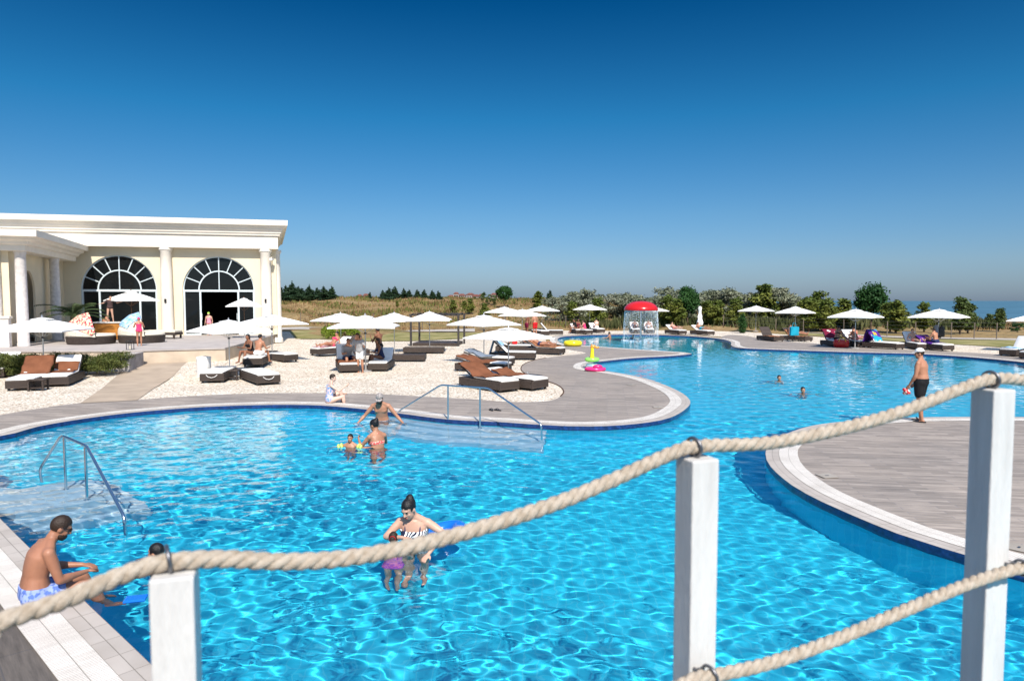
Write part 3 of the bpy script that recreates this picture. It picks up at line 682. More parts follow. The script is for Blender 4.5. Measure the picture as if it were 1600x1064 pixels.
def prof_pts(back, lift=0.0):
    """profile of the lying surface from the foot to the head: (x, z)"""
    hx = -BL + HINGE; a = R(back)
    return [(0.0, BH + lift), (hx, BH + lift), (hx - HINGE * math.cos(a), BH + lift + HINGE * math.sin(a))]
def slab_along(mb, pts, w, th, n=10, ends=.0):
    """a soft strip along a profile: thickness th above it, width w"""
    fine = []
    for i in range(len(pts) - 1):
        a, b = Vector(pts[i]), Vector(pts[i + 1])
        for k in range(n): fine.append(a.lerp(b, k / n))
    fine.append(Vector(pts[-1])); rs = []
    for i, p in enumerate(fine):
        t = (fine[min(i + 1, len(fine) - 1)] - fine[max(i - 1, 0)]).normalized(); nn = Vector((-t.y, t.x)); nn = nn if nn.y > 0 else -nn
        if abs(t.x) < 1e-6: nn = Vector((1, 0))
        e = .8 if i in (0, len(fine) - 1) else 1.0
        a, b = p, p + nn * th * e; c = min(.03, th * .45); w2 = w / 2 * (.985 if e < 1 else 1)
        rs.append([(a.x, -w2 + c, a.y), (a.x, w2 - c, a.y), (p.x + nn.x * c, w2, p.y + nn.y * c), (b.x - nn.x * c, w2, b.y - nn.y * c), (b.x, w2 - c, b.y), (b.x, -w2 + c, b.y), (b.x - nn.x * c, -w2, b.y - nn.y * c), (p.x + nn.x * c, -w2, p.y + nn.y * c)])
    return mb.rings(rs)
_L = {}
def lounger_proto(back, cushion, strap=False):
    key = (back, cushion, strap)
    if key in _L: return None
    t = empty('sun_lounger', 'x', 'sun lounger', group='dark wicker sun loungers')
    b = MB(); b.box(-BL, 0, -BW_ / 2, BW_ / 2, .07, BH - .003); b.build('base', M_wick, t, bevel=.018)
    for x in (-BL + .08, -.08):
        for yy in (-BW_ / 2 + .07, BW_ / 2 - .07): MB().box(x - .03, x + .03, yy - .03, yy + .03, 0, .068).build('leg', M_black, t)
    p = prof_pts(back)
    if back:
        bb = MB(); slab_along(bb, [p[1], p[2]], BW_, .05, 3); bb.build('backrest', M_wick, t)
        x0, z0 = (p[1][0] + p[2][0]) / 2, (p[1][1] + p[2][1]) / 2
        MB().tube([(x0 - .02, 0, z0), (x0 - .12, 0, BH)], .015, 6).build('back_stay', M_black, t)
    if cushion:
        q = prof_pts(back, .004); 
        if back: q[1] = (q[1][0] + .0, q[1][1]); u = Vector((q[2][0] - q[1][0], q[2][1] - q[1][1])).normalized(); nn = Vector((-u.y, u.x)); nn = nn if nn.y > 0 else -nn; q[2] = (q[2][0] + nn.x * .055, q[2][1] + nn.y * .055); q[1] = (q[1][0], q[1][1] + .012)
        c = MB(); slab_along(c, q, BW_ * .95, .062, 8); c.build('cushion', M_cush, t, smooth=True)
        s = MB()
        if strap: s.tube([(.004, -.16, .26), (.035, -.09, .2), (.045, 0, .18), (.035, .09, .2), (.004, .16, .26)], .009, 6).build('pull_strap', M_cush, t)
    _L[key] = t; return t
NT_ = [0]
def towel_mesh(back, a, b, w, hang, seed, lift=.11):
    """a towel laid along the lounger from fraction a (foot) to b (head), creased, hanging over the sides"""
    r = random.Random(seed); p = prof_pts(back, lift); l0 = (Vector(p[1]) - Vector(p[0])).length; l1 = (Vector(p[2]) - Vector(p[1])).length; tot = l0 + l1
    def at(f):
        s = f * tot; 
        if s < l0: q = Vector(p[0]).lerp(Vector(p[1]), s / l0); nrm = Vector((0, 1))
        else:
            u = (Vector(p[2]) - Vector(p[1])).normalized(); q = Vector(p[1]) + u * (s - l0); nrm = Vector((-u.y, u.x)); nrm = nrm if nrm.y >= 0 else -nrm
            q = q + nrm * .055 * min(1, (s - l0) / .2) if back else q
        return q, nrm
    N, Mq = 22, 14; ph = [r.uniform(0, 6) for _ in range(6)]; vs = []
    for i in range(N + 1):
        f = a + (b - a) * i / N; q, nn = at(min(f, 1.0)); over = max(0, f - 1.0) * tot
        for j in range(Mq + 1):
            v = (j / Mq - .5) * 2 * (w / 2 + hang); top = BW_ / 2 * .98 + .012; ay = abs(v); dz = 0
            wv = .012 * math.sin(f * 19 + ph[0] + v * 3) + .010 * math.sin(v * 17 + ph[1] + f * 6) + .007 * math.sin(f * 41 + ph[2] + v * 9)
            yy = v
            if ay > top: yy = math.copysign(top + .012 + abs(wv), v); dz = -(ay - top)
            x, z = q.x + nn.x * (wv + .014), q.y + nn.y * (wv + .014) + dz
            if over: x, z = q.x - .05 - .3 * over, q.y + .03 - over
            vs.append((x, yy + .02 * math.sin(f * 8 + ph[3]), z))
    fs = [[i * (Mq + 1) + j, i * (Mq + 1) + j + 1, (i + 1) * (Mq + 1) + j + 1, (i + 1) * (Mq + 1) + j] for i in range(N) for j in range(Mq)]
    me = bpy.data.meshes.new('towel'); me.from_pydata(vs, [], fs); me.update(); return me
def lounger(px, py, head, back, cushion, label, towels=(), y=None):
    g = G(px, py, 0)
    if g.x < -8 and g.y > 22: g = G(px, py, float(yard(g.x, g.y)))
    z = g.z; st_ = 'flat bare lounger' in label; key = (back, cushion, st_); t = lounger_proto(back, cushion, st_)
    if t is None: t = dup(_L[key], (0, 0, 0))
    t['label'] = label; t.location = g; t.rotation_euler = (0, 0, R(head)); t.scale = (1.1, 1.14, 1.12)
    for n, (col, a, b, w, hang, tl) in enumerate(towels):
        NT_[0] += 1; o = link('towel', towel_mesh(back, a, b, w, hang, NT_[0], .085 if cushion else .01), TOW[col], None, g, R(head), True)
        tag(o, tl, 'towel', 'towels spread on loungers'); o.scale = (1.1, 1.14, 1.12); sol = o.modifiers.new('thickness', 'SOLIDIFY'); sol.thickness = .012
    return t
def on_lounger(px, py, head, s, v=0, zz=0):
    """world point on a lounger: s metres from the foot towards the head"""
    g = G(px, py, 0)
    if g.x < -8 and g.y > 22: g = G(px, py, float(yard(g.x, g.y)))
    a = R(head); s *= 1.1; return Vector((g.x - s * math.cos(a) - v * math.sin(a), g.y - s * math.sin(a) + v * math.cos(a), g.z + (BH + .09) * 1.12 + zz))
LG = {}
def LL(key, px, py, head, back, cushion, label, towels=()): LG[key] = (px, py, head); return lounger(px, py, head, back, cushion, label, towels)
LL('a', 31, 611, -72, 38, True, 'sun lounger with brown towel nearest the left edge, below the hedge', [('brown', .55, 1.12, .6, .08, 'brown towel over the raised back of the lounger nearest the left edge')])
LL('b', 86, 605, -70, 38, True, 'sun lounger beside the parasol pole, brown towel under a blue bag, below the hedge', [('brown', .3, .8, .6, .03, 'brown towel spread under a folded blue cloth on the lounger by the hedge')])
LL('c', -14, 592, -70, 30, True, 'sun lounger cut off by the left edge of the view', [('white', .2, .7, .6, .1, 'white towel on the lounger cut off by the left edge')])
LL('d', 331, 599, -80, 0, True, 'flat bare lounger with white cushion beside the white waste bin')
LL('e', 420, 602, -55, 0, True, 'flat bare lounger with white cushion lying askew, right of the bin and table')
LL('f', 395, 573, -80, 0, True, 'flat lounger on which the man in white shorts and a woman sit')
LL('g', 455, 566, -35, 0, True, 'flat lounger with white cushion just right of the sitting couple')
LL('h', 491, 556, -132, 35, True, 'lounger holding a dark-haired sunbather in front of round green bushes', [('pink', .05, .6, .6, .02, 'pale pink towel under the sunbather by the green bushes')])
LL('i', 546, 583, -72, 55, True, 'lounger with steep back and brown towel where the man in grey shirt sits', [('brown', .05, .6, .62, .1, 'brown towel under the man in the grey shirt')])
LL('j', 590, 581, -88, 30, True, 'lounger with white foot end in the family group, beside the parasol pole')
LL('k', 665, 564.5, 0, 0, False, 'bare dark lounger seen side-on right of the standing man')
LL('l', 694, 552, 0, 0, False, 'bare dark lounger seen side-on in front of the pergola')
LL('m', 566, 556, -65, 50, False, 'lounger with raised dark back behind the man in grey shirt')
LL('n', 794, 582, -22, 12, True, 'lounger with brown towel in front of the second gravel parasol, left of the low one', [('brown', .28, .98, .62, .1, 'brown towel over the lounger left of the low parasol')])
LL('o', 800, 572, -20, 15, True, 'lounger with grey blue towel behind the brown towelled one under the gravel parasol', [('grey', .35, .98, .62, .05, 'grey blue towel on the lounger under the second gravel parasol')])
LL('p', 797, 613, -50, 24, True, 'lounger with long brown towel and white foot end nearest the middle handrail', [('brown', .33, 1.05, .6, .06, 'long brown towel on the lounger nearest the middle handrail')])
LL('q', 845, 610, -42, 10, True, 'lounger with brown towel at the gravel tip beside the stone deck', [('brown', .4, .85, .6, .05, 'brown towel on the lounger at the gravel tip')])
LL('r', 837, 562, -6, 40, True, 'lounger with white cushion and blue towel over its back', [('blue', .78, 1.35, .62, .05, 'blue and white towel hanging over a lounger back')])
LL('s', 836, 550, -5, 8, True, 'white cushioned lounger behind the one with the blue towel')
LL('t', 879, 554.5, -28, 28, True, 'lounger with orange brown towel by the pool, left of the yellow ring', [('orange', .1, .95, .62, .06, 'orange brown towel on the lounger left of the yellow ring')])
LL('u', 858, 547, -28, 20, True, 'lounger with crumpled orange towel behind the one by the yellow ring', [('orange', .2, .9, .6, .06, 'crumpled orange towel behind the poolside lounger')])
LL('v', 880, 523, -4, 45, True, 'lounger with upright white cushioned back beyond the man in red trunks')
LL('w', 852, 524, -70, 0, True, 'flat lounger just left of the one with the white upright back')
LL('x', 907, 522, -80, 30, True, 'left lounger of the group of four people below the far parasol')
LL('y', 921, 522.5, -60, 0, True, 'middle lounger of the group of four people below the far parasol')
LL('z', 939, 520.5, -75, 30, True, 'right lounger of the group of four people below the far parasol')
LL('A', 995, 521, -92, 40, True, 'lounger seen from its white foot through the left of the water curtain')
LL('B', 1016, 521, -95, 40, True, 'lounger seen from its white foot through the right of the water curtain')
LL('C', 1067, 523, -70, 25, True, 'lounger with a person lying on it left of the folded parasol')
LL('D', 1111, 524, -65, 25, True, 'lounger with a person lying on it right of the folded parasol')
LL('E', 1217, 534, -78, 50, False, 'lounger with dark upright back and orange towel left of a parasol pole', [('orange', .02, .6, .62, .04, 'orange towel on the lounger left of the parasol pole')])
LL('F', 1264, 534, -62, 42, False, 'lounger with orange towel right of the parasol pole and a teal bag', [('orange', .1, .9, .62, .04, 'orange towel on the lounger right of the parasol pole')])
LL('G', 1318, 543, -88, 45, True, 'lounger with maroon backs behind the red bag', [('maroon', .55, 1.1, .64, .04, 'maroon towel over the lounger back behind the red bag')])
LL('H', 1350, 543, -88, 40, True, 'lounger on which two people sit, before the big round tree', [('white', .55, 1.05, .6, .04, 'cream towel on the lounger before the big round tree')])
LL('I', 1407, 546.5, -62, 52, True, 'lounger with yellow, teal and purple towels over its back', [('purple', .72, 1.35, .8, .12, 'purple towel at the outer side of a lounger back'), ('teal', .6, 1.1, .62, .0, 'teal towel beside the yellow one on the lounger with three towels'), ('yellow', .6, 1.14, .24, -.0, 'narrow yellow towel over a purple towelled lounger back')])
LL('J', 1444, 547, -95, 45, True, 'lounger with dark upright back holding a person lying, right behind the man in the cap')
LL('K', 1482, 549, -78, 30, True, 'lounger with purple towel under a person turning their back', [('purple', .35, .95, .7, .08, 'purple towel under the person turning their back')])
LL('M', 1574, 557, -150, 45, True, 'lounger with grey upright back at the right edge of the view', [('blue', .1, .45, .62, .1, 'blue and white towel on the lounger at the right edge')])
LL('O', 1606, 562, -150, 45, True, 'lounger half cut by the right edge of the view')
# ------------------------------------------------------------------ foreground rope railing
M_white = mat('white_painted_wood', (.66, .65, .62), .5, .35, col2=(.50, .485, .46), scale=3.0, bump=.25, bscale=30, stretch=(6, 6, .7), lo=.3, hi=.75)
def rope_mat():
    m = mat('hemp_rope', (.44, .36, .27), .95, .05, col2=(.60, .52, .42), scale=45, detail=6, bump=.6, bscale=420); return m
M_rope = rope_mat()
M_ring = mat('grey_metal_ring', (.20, .20, .21), .4, .5, .9)
PY = [1.50, 1.98, 2.30]; TOPS = [D(273, 891, PY[0]), D(1089.5, 713, PY[1]), D(1552, 606, PY[2])]
dirs = [(TOPS[1] - TOPS[0]).xy.normalized(), (TOPS[2] - TOPS[0]).xy.normalized(), (TOPS[2] - TOPS[1]).xy.normalized()]
ANG = [R(17), R(19), R(13)]
PW = .045
labels = ['white wooden rail post beside the seated man, its top the lowest of all', 'white wooden rail post before open water, between the other two posts', 'white wooden rail post standing before the stone island, its top the highest']
def ring(mb, c, ax, r, w=.006):
    ax = Vector(ax).normalized(); a = ax.orthogonal().normalized(); b = ax.cross(a)
    mb.tube([Vector(c) + (a * math.cos(2 * math.pi * k / 20) + b * math.sin(2 * math.pi * k / 20)) * r for k in range(20)], w, 8, closed=True)
for k, (p, a) in enumerate(zip(TOPS, ANG)):
    t = empty('railing_post', labels[k], 'post', (p.x, p.y, p.z - 3.0 if k == 99 else 0), a, 'white posts of the rope railing')
    h = p.z - .002
    MB().box(-PW, PW, -PW, PW, .3, h).build('shaft', M_white, t, bevel=.006, seg=3)
    mb = MB(); ring(mb, (-.012, 0, h + .03), (1, .25, .1), .028, .005); mb.build('rope_ring', M_ring, t, smooth=True)
    mb = MB(); mb.tube([(-.0, 0, h - .01), (-.0, 0, h + .012)], .006, 8); ring(mb, (0, 0, h + .012), (0, 1, 0), .011, .004); mb.build('eye_bolt', M_ring, t, smooth=True)
    if k:
        zl = (D(1575, 890, PY[2] - .08).z if k == 2 else D(1108, 1052, PY[1] - .07).z); xr = .06 if k == 2 else -.0
        mb = MB(); mb.tube([(xr - .03, -PW + .005, zl + .005), (xr - .03, -PW - .02, zl + .005)], .006, 8); ring(mb, (xr - .03, -PW - .03, zl + .005), (1, 0, 0), .013, .0045); mb.build('eye_bolt', M_ring, t, smooth=True)
        mb = MB(); ring(mb, (xr, -PW - .035, zl), (1, .2, .2), .027, .005); mb.build('rope_ring', M_ring, t, smooth=True)
def on_rail(px, py, off=0.0):
    """the point where a pixel's ray meets the vertical plane of the railing"""
    d = ray(px, py); pl = [TOPS[0].xy - dirs[0] * 2, TOPS[0].xy, TOPS[1].xy, TOPS[2].xy, TOPS[2].xy + dirs[2] * 2]
    for k in range(4):
        a, b = pl[k], pl[k + 1]; u = (b - a).normalized(); n = Vector((u.y, -u.x)); a2 = a + n * off
        den = d.x * n.x + d.y * n.y; t = (a2.x * n.x + a2.y * n.y) / den; q = Vector((d.x * t, d.y * t))
        if k == 3 or (q - a2).dot(u) <= (b - a).length: return Vector((q.x, q.y, CAMH + d.z * t))
def twisted_rope(name, pts, rad, pitch, label):
    path = smooth_open(pts, .004); mb = MB(); L = [0]
    for i in range(1, len(path)): L.append(L[-1] + (path[i] - path[i - 1]).length)
    T = [(path[min(i + 1, len(path) - 1)] - path[max(0, i - 1)]).normalized() for i in range(len(path))]
    for s in range(3):
        q = []
        for i, p in enumerate(path):
            t = T[i]; b = t.cross(Vector((0, 0, 1))).normalized(); c = b.cross(t); a = 2 * math.pi * (L[i] / pitch + s / 3)
            q.append(p + (b * math.cos(a) + c * math.sin(a)) * rad * .43)
        mb.tube(q[::2], rad * .60, 10)
    o = mb.build(name, M_rope, None, smooth=True); o.data.polygons.foreach_set('use_smooth', [True] * len(o.data.polygons)); return tag(o, label, 'rope', 'ropes of the railing')
up = [(-80,1000),(0,971),(100,937),(200,895),(262,878),(350,873),(450,877),(560,869),(700,839),(850,793),(950,753),(1050,708),(1092,697),(1200,692),(1300,673),(1400,646),(1500,608),(1549,592),(1600,594),(1660,604)]
ru = [on_rail(*p) for p in up]; ru = [ru[0] - dirs[0].to_3d() * 1.6 + Vector((0, 0, .1)), ru[0] - dirs[0].to_3d() * .7 - Vector((0, 0, .02))] + ru + [ru[-1] + dirs[2].to_3d() * .5 - Vector((0, 0, .05)), ru[-1] + dirs[2].to_3d() * 1.2 + Vector((0, 0, .08))]
twisted_rope('rope', ru, .0208, .102, 'thick beige twisted rope running over the tops of all three white posts')
lo = [(1060,1072),(1112,1056),(1200,1036),(1300,1001),(1400,959),(1500,917),(1570,893),(1620,884),(1680,880)]
rl_ = [on_rail(*p, off=.085) for p in lo]; rl_ = [rl_[0] - dirs[1].to_3d() * 1.3 - Vector((0, 0, .2)), rl_[0] - dirs[1].to_3d() * .5 - Vector((0, 0, .16))] + rl_ + [rl_[-1] + dirs[2].to_3d() * .5 - Vector((0, 0, .04)), rl_[-1] + dirs[2].to_3d() * 1.2 + Vector((0, 0, .08))]
twisted_rope('rope', rl_, .0195, .096, 'lower beige twisted rope slung between the middle post and the right post')
# ------------------------------------------------------------------ pool stairs, handrails
def stair(name, poly, z):
    o = MB().prism([(p.x, p.y) for p in poly], PD + .004, z).build(name, M_step); o.cycles.is_caustics_receiver = True; return tag(o, kind='structure')
A_ = [G(-150, 790, -.28).xy, G(24, 821, -.28).xy, G(166, 795, -.28).xy, G(117, 766, -.28).xy, G(0, 783, -.28).xy, G(-150, 775, -.28).xy]
cen = sum(A_, Vector((0, 0))) / len(A_)
if area(A_) < 0: A_.reverse()
stair('pool_stair', A_, -.28); stair('pool_stair', offset(A_, .32), -.56); stair('pool_stair', offset(A_, .64), -.85)
arcE = [p for p in POOL if 15.0 < p.y < 17.6 and G(600, 650).x - .3 < p.x < .9]
arcE.sort(key=lambda p: p.x)
for dd, z in ((.45, -.28), (.85, -.56), (1.25, -.85)):
    inner = [p + Vector((-.10, -1)).normalized() * dd for p in arcE]; pl_ = [p + Vector((0, .0)) for p in arcE] + list(reversed(inner))
    if area(pl_) < 0: pl_.reverse()
    stair('pool_stair', pl_, z)
def handrail(label, path, posts, r=.021):
    base = Vector((posts[0][0].x, posts[0][0].y, -.3)); t = empty('pool_handrail', label, 'handrail', base, group='steel handrails in the pool')
    rnd_path = []
    for i, p in enumerate(path):
        if 0 < i < len(path) - 1:
            a, b = (path[i - 1] - p), (path[i + 1] - p); e = min(.09, a.length * .4, b.length * .4)
            a, b = p + a.normalized() * e, p + b.normalized() * e
            rnd_path += [a.lerp(p, s).lerp(p.lerp(b, s), s) for s in (0, .25, .5, .75, 1)]
        else: rnd_path.append(p)
    o = MB().tube([p - base for p in rnd_path], r, 12).build('rail', M_steel, t, smooth=True); o.cycles.is_caustics_receiver = True
    for b, top in posts:
        o = MB().tube([b - base, top - base], r * .95, 12).build('upright', M_steel, t, smooth=True); o.cycles.is_caustics_receiver = True
        f = MB().lathe([(r, .02), (.05, .018), (.05, 0)], 14, Matrix.Translation(b - base)).build('flange', M_steel, o); f.cycles.is_caustics_receiver = True
pA, pB = D(100, 684, 10.6), D(133, 699, 10.05)
handrail('steel handrail standing in the pool beside the seated man', [D(66, 760, 10.9), D(62, 733, 10.9), D(96, 680, 10.6), D(135.5, 697, 10.05), D(194, 807, 8.5), D(197, 850, 8.5)],
    [(Vector((pA.x, pA.y, -.28)), pA), (Vector((pB.x, pB.y, -.28)), pB)])
pA, pB = D(700, 602, 16.2), D(750, 605.5, 15.75)
handrail('steel handrail by the stone tongue, which the man in the grey cap holds', [D(618, 651, 17.2), D(625, 641, 17.2), D(689, 601.5, 16.3), D(763, 606.5, 15.6), D(846, 663, 14.4), D(846.5, 700, 14.4)],
    [(Vector((pA.x, pA.y, -.28)), pA), (Vector((pB.x, pB.y, -.28)), pB)])
# ------------------------------------------------------------------ red water mushroom
mp_ = D(1001, 532.4, 49.6); mp_.z = PD
M_red = mat('glossy_red_paint', (.52, .012, .012), .22, .5)
mu = empty('water_mushroom', 'red mushroom shaped fountain pouring a curtain of water into the pool', 'fountain', mp_)
z0 = -PD
MB().lathe([(1.16, z0 + 2.12), (1.22, z0 + 2.14), (1.24, z0 + 2.22), (1.18, z0 + 2.36), (1.0, z0 + 2.56), (.72, z0 + 2.72), (.38, z0 + 2.80), (.02, z0 + 2.82)], 48, cap=False).build('cap', M_red, mu, smooth=True)
MB().lathe([(1.17, z0 + 2.125), (.9, z0 + 2.10), (.1, z0 + 2.08)], 32).build('cap_underside', M_white, mu)
MB().tube([(0, 0, 0), (0, 0, z0 + 2.2)], .075, 16).build('pillar', M_steel, mu, smooth=True)
MB().tube([(.2, -.1, z0 + 2.1), (.22, -.12, z0 + 1.2)], .04, 8).build('nozzle', M_black, mu)
def spray_mat():
    m = mat('falling_water', (.82, .88, .92), .15, .5); m.node_tree.nodes['Principled BSDF'].inputs['Alpha'].default_value = .62; return m
M_spray = spray_mat(); mb = MB(); r = random.Random(5)
for k in range(110):
    a = 2 * math.pi * (k + r.random() * .5) / 110; z = z0 + 2.13; rr_ = 1.17
    while z > z0 + .0:
        l = r.uniform(.05, .22) * (1 - .3 * (z0 + 2.1 - z)); f = (z0 + 2.13 - z)
        rad = 1.17 + .05 * math.sqrt(max(0, f)) + r.uniform(-.03, .04) * f; aa_ = a + r.uniform(-.012, .012) * f * 2
        w = r.uniform(.006, .014)
        mb.ell((rad * math.cos(aa_), rad * math.sin(aa_), z - l / 2), (w, w, l / 2), nu=5, nv=3)
        z -= l + r.uniform(.0, .10) * (.3 + f)
mb.build('water_curtain', M_spray, mu, smooth=True)
mb = MB()
for k in range(240):
    a = r.random() * 6.283; rad = 1.22 + r.gauss(0, .09); mb.ell((rad * math.cos(a), rad * math.sin(a), z0 + WZ + r.random() * .06), (r.uniform(.01, .05), r.uniform(.01, .05), r.uniform(.01, .03)), nu=6, nv=4)
mb.build('splash_foam', M_spray, mu, smooth=True)
# ------------------------------------------------------------------ pergola, bin, tables, daybeds
M_dkmet = mat('dark_wood_frame', (.045, .04, .038), .6, .3, var=.2, scale=8)
a, b = G(647, 541.5), G(735, 541); pc = (a + b) / 2; w = 3.0; dp = 2.6
pg = empty('pergola', 'dark open pergola frame with slatted top standing on the gravel before the dry field', 'pergola', (pc.x - .4, pc.y + 1.4, 0), R(-4))
for sx in (-1, 1):
    for sy in (-1, 1): MB().box(sx * w / 2 - .06, sx * w / 2 + .06, sy * dp / 2 - .06, sy * dp / 2 + .06, 0, 1.9).build('post', M_dkmet, pg, bevel=.008)
for sy in (-1, 1): MB().box(-w / 2 - .1, w / 2 + .1, sy * dp / 2 - .05, sy * dp / 2 + .05, 1.902, 2.0).build('beam', M_dkmet, pg)
for k in range(9):
    x = -w / 2 + .1 + k * (w - .2) / 8; MB().box(x - .03, x + .03, -dp / 2 - .12, dp / 2 + .12, 2.003, 2.05).build('slat', M_dkmet, pg)
MB().box(-w / 2 + .1, w / 2 - .1, -dp / 2 - .02, dp / 2, .02, .2).build('platform', M_wick, pg, bevel=.01)
g = G(321, 600, 0)
M_plast = mat('white_plastic', (.82, .82, .80), .4, .4)
bn = empty('waste_bin', 'white cylindrical waste bin behind a flat bare lounger', 'waste bin', D(321.5, 592, 25.2) * Vector((1, 1, 0)) if False else Vector((G(319, 590).x, G(319, 590).y, .02)))
MB().lathe([(.23, .0), (.24, .03), (.25, .66), (.255, .68)], 24).build('body', M_plast, bn, smooth=True); MB().lathe([(.262, .682), (.262, .72), (.24, .76), (.08, .78), (.02, .78)], 24).build('lid', M_plast, bn, smooth=True)
_tb = [None]
def side_table(px, py, label, rz=0):
    g = G(px, py); g.z = float(yard(g.x, g.y))
    if _tb[0] is None:
        t = _tb[0] = empty('side_table', label, 'side table', g, R(rz), 'dark wicker side tables')
        MB().box(-.24, .24, -.24, .24, .33, .37).build('table_top', M_wick, t, bevel=.008)
        for sx in (-1, 1):
            for sy in (-1, 1): MB().box(sx * .2 - .025, sx * .2 + .025, sy * .2 - .025, sy * .2 + .025, 0, .329).build('leg', M_wick, t)
        MB().box(-.19, .19, -.19, .19, .08, .11).build('shelf', M_wick, t)
    else: dup(_tb[0], g, R(rz), label)
side_table(60, 610, 'dark side table between the two brown towelled loungers at the far left', 15); side_table(364, 594, 'dark side table at the parasol pole between two flat bare loungers', 5)
side_table(424, 566, 'dark side table right of the couple on the lounger', 5); side_table(822, 604, 'dark side table with a glass between the two loungers at the gravel tip', 10)
side_table(574, 566, 'dark side table within the family group of loungers', 0); side_table(1468, 545, 'dark side table under the clothes hung on a parasol', 0)
side_table(1245, 533, 'dark side table at a parasol pole, below a teal bag', 0)
M_clear = mat('drinking_glass', (.9, .93, .95), .05, .5, trans=.9)
g = G(822, 604); o = link('glass', MB().lathe([(.03, 0), (.04, .12), (.037, .12), (.028, .01)], 12).mesh('glass'), M_clear, None, (g.x + .05, g.y - .05, .374)); tag(o, 'clear drinking glass on the side table at the gravel tip', 'glass')
M_linen = mat('cream_linen', (.70, .64, .53), .95, .05, var=.08, scale=7, bump=.3, bscale=15)
M_pattern = mat('patterned_cloth', (.62, .07, .10), .95, .05, col2=(.72, .68, .45), scale=11, detail=1, lo=.47, hi=.53)
def daybed(px, py, rz, label, cloth):
    g = G(px, py, TZ); t = empty('daybed', label, 'daybed', g, R(rz), 'hooded daybeds on the terrace')
    MB().lathe([(.92, .0), (1.0, .03), (1.05, .34), (1.02, .36)], 40).build('base', M_wick, t, smooth=True)
    MB().lathe([(1.0, .362), (1.03, .4), (1.0, .47), (.02, .49)], 40).build('cushion', M_linen, t, smooth=True)
    # a folding fabric hood: a quarter sphere standing over the head end
    rs = []; n = 20
    for j in range(8):
        b_ = R(4 + 78 * j / 7); ring_ = []
        for k in range(n + 1):
            a_ = math.pi * k / n; rr_ = 1.08 * (1 + (.02 if j % 2 else 0)); c = Vector((0, rr_ * math.cos(a_), rr_ * math.sin(a_) * .98))
            ring_.append((-(math.cos(b_ - .0)) * c.z + .05, c.y, math.sin(b_) * c.z + .36))
        rs.append(ring_)
    mb = MB(); o_ = 0
    for j in range(7):
        for k in range(n):
            mb.add([rs[j][k], rs[j + 1][k], rs[j + 1][k + 1], rs[j][k + 1]], [[0, 1, 2, 3]])
    h = mb.build('hood', M_linen, t); md = h.modifiers.new('thickness', 'SOLIDIFY'); md.thickness = .025
    mb = MB(); mb.tube([Vector(p) for p in rs[7]], .018, 8); mb.build('hood_hoop', M_dkmet, h)
    if cloth:
        mb = MB()
        for j in range(2, 7):
            for k in range(5 if cloth == 'blue' else 8, 15 if cloth == 'blue' else 19):
                q = [Vector(rs[j][k]), Vector(rs[j + 1][k]), Vector(rs[j + 1][k + 1]), Vector(rs[j][k + 1])]
                c0 = Vector((.05, 0, .36)); mb.add([c0 + (v - c0) * 1.045 for v in q], [[0, 1, 2, 3]])
        o = mb.build('towel', TOW['blue'] if cloth == 'blue' else M_pattern, None, g, R(rz)); tag(o, 'blue beach towel hung over the hood of the right daybed' if cloth == 'blue' else 'red and cream patterned cloth hung over the hood of the left daybed', 'towel')
        o.modifiers.new('thickness', 'SOLIDIFY').thickness = .02
    return t
daybed(143, 537, 38, 'round daybed with cream hood and red patterned cloth, holding the bare-backed man', 'red')
daybed(222, 535, 32, 'round daybed with cream hood and a blue towel beside the girl in pink', 'blue')
fb = empty('flat_daybed', 'low dark lounge with cream mattress reaching right from the hooded daybed', 'daybed', G(258, 529, TZ), R(3))
MB().box(-1.0, .75, -.5, .5, .2, .34).build('frame', M_wick, fb, bevel=.02); MB().box(-.98, .73, -.48, .48, .343, .46).build('mattress', M_linen, fb, bevel=.03)
for sx in (-.9, .65):
    for sy in (-.42, .42): MB().box(sx - .04, sx + .04, sy - .04, sy + .04, 0, .199).build('leg', M_wick, fb)
# honey coloured bar chest behind the left daybed
M_honey = mat('honey_wood', (.42, .17, .03), .45, .4, var=.2, scale=8)
bc = empty('bar_chest', 'orange wooden chest with white top behind the daybeds', 'chest', D(176, 520, 35.5) * Vector((1, 1, 0)) + Vector((0, 0, TZ)), R(13))
MB().box(-.75, .75, -.3, .3, .06, .88).build('body', M_honey, bc, bevel=.01); MB().box(-.85, .85, -.36, .36, .883, .95).build('top', M_white, bc, bevel=.01)
for k in range(3): MB().box(-.7, .7, -.315, -.303, .1 + .26 * k, .32 + .26 * k).build('drawer', M_honey, bc, bevel=.006)
# lantern on the terrace edge
ln = empty('lantern', 'small black lantern standing on the terrace edge', 'lantern', G(195, 547.5, TZ) + Vector((0, .4, 0)))
fr = MB()
for sx in (-1, 1):
    for sy in (-1, 1): fr.box(sx * .1 - .01, sx * .1 + .01, sy * .1 - .01, sy * .1 + .01, .02, .34)
fr.box(-.12, .12, -.12, .12, 0, .02); fr.box(-.12, .12, -.12, .12, .34, .37); fr.build('frame', M_black, ln)
MB().lathe([(.04, .021), (.04, .16), (.005, .165)], 12).build('candle', M_linen, ln); mb = MB(); ring(mb, (0, 0, .42), (0, 1, 0), .05); mb.build('handle', M_black, ln)
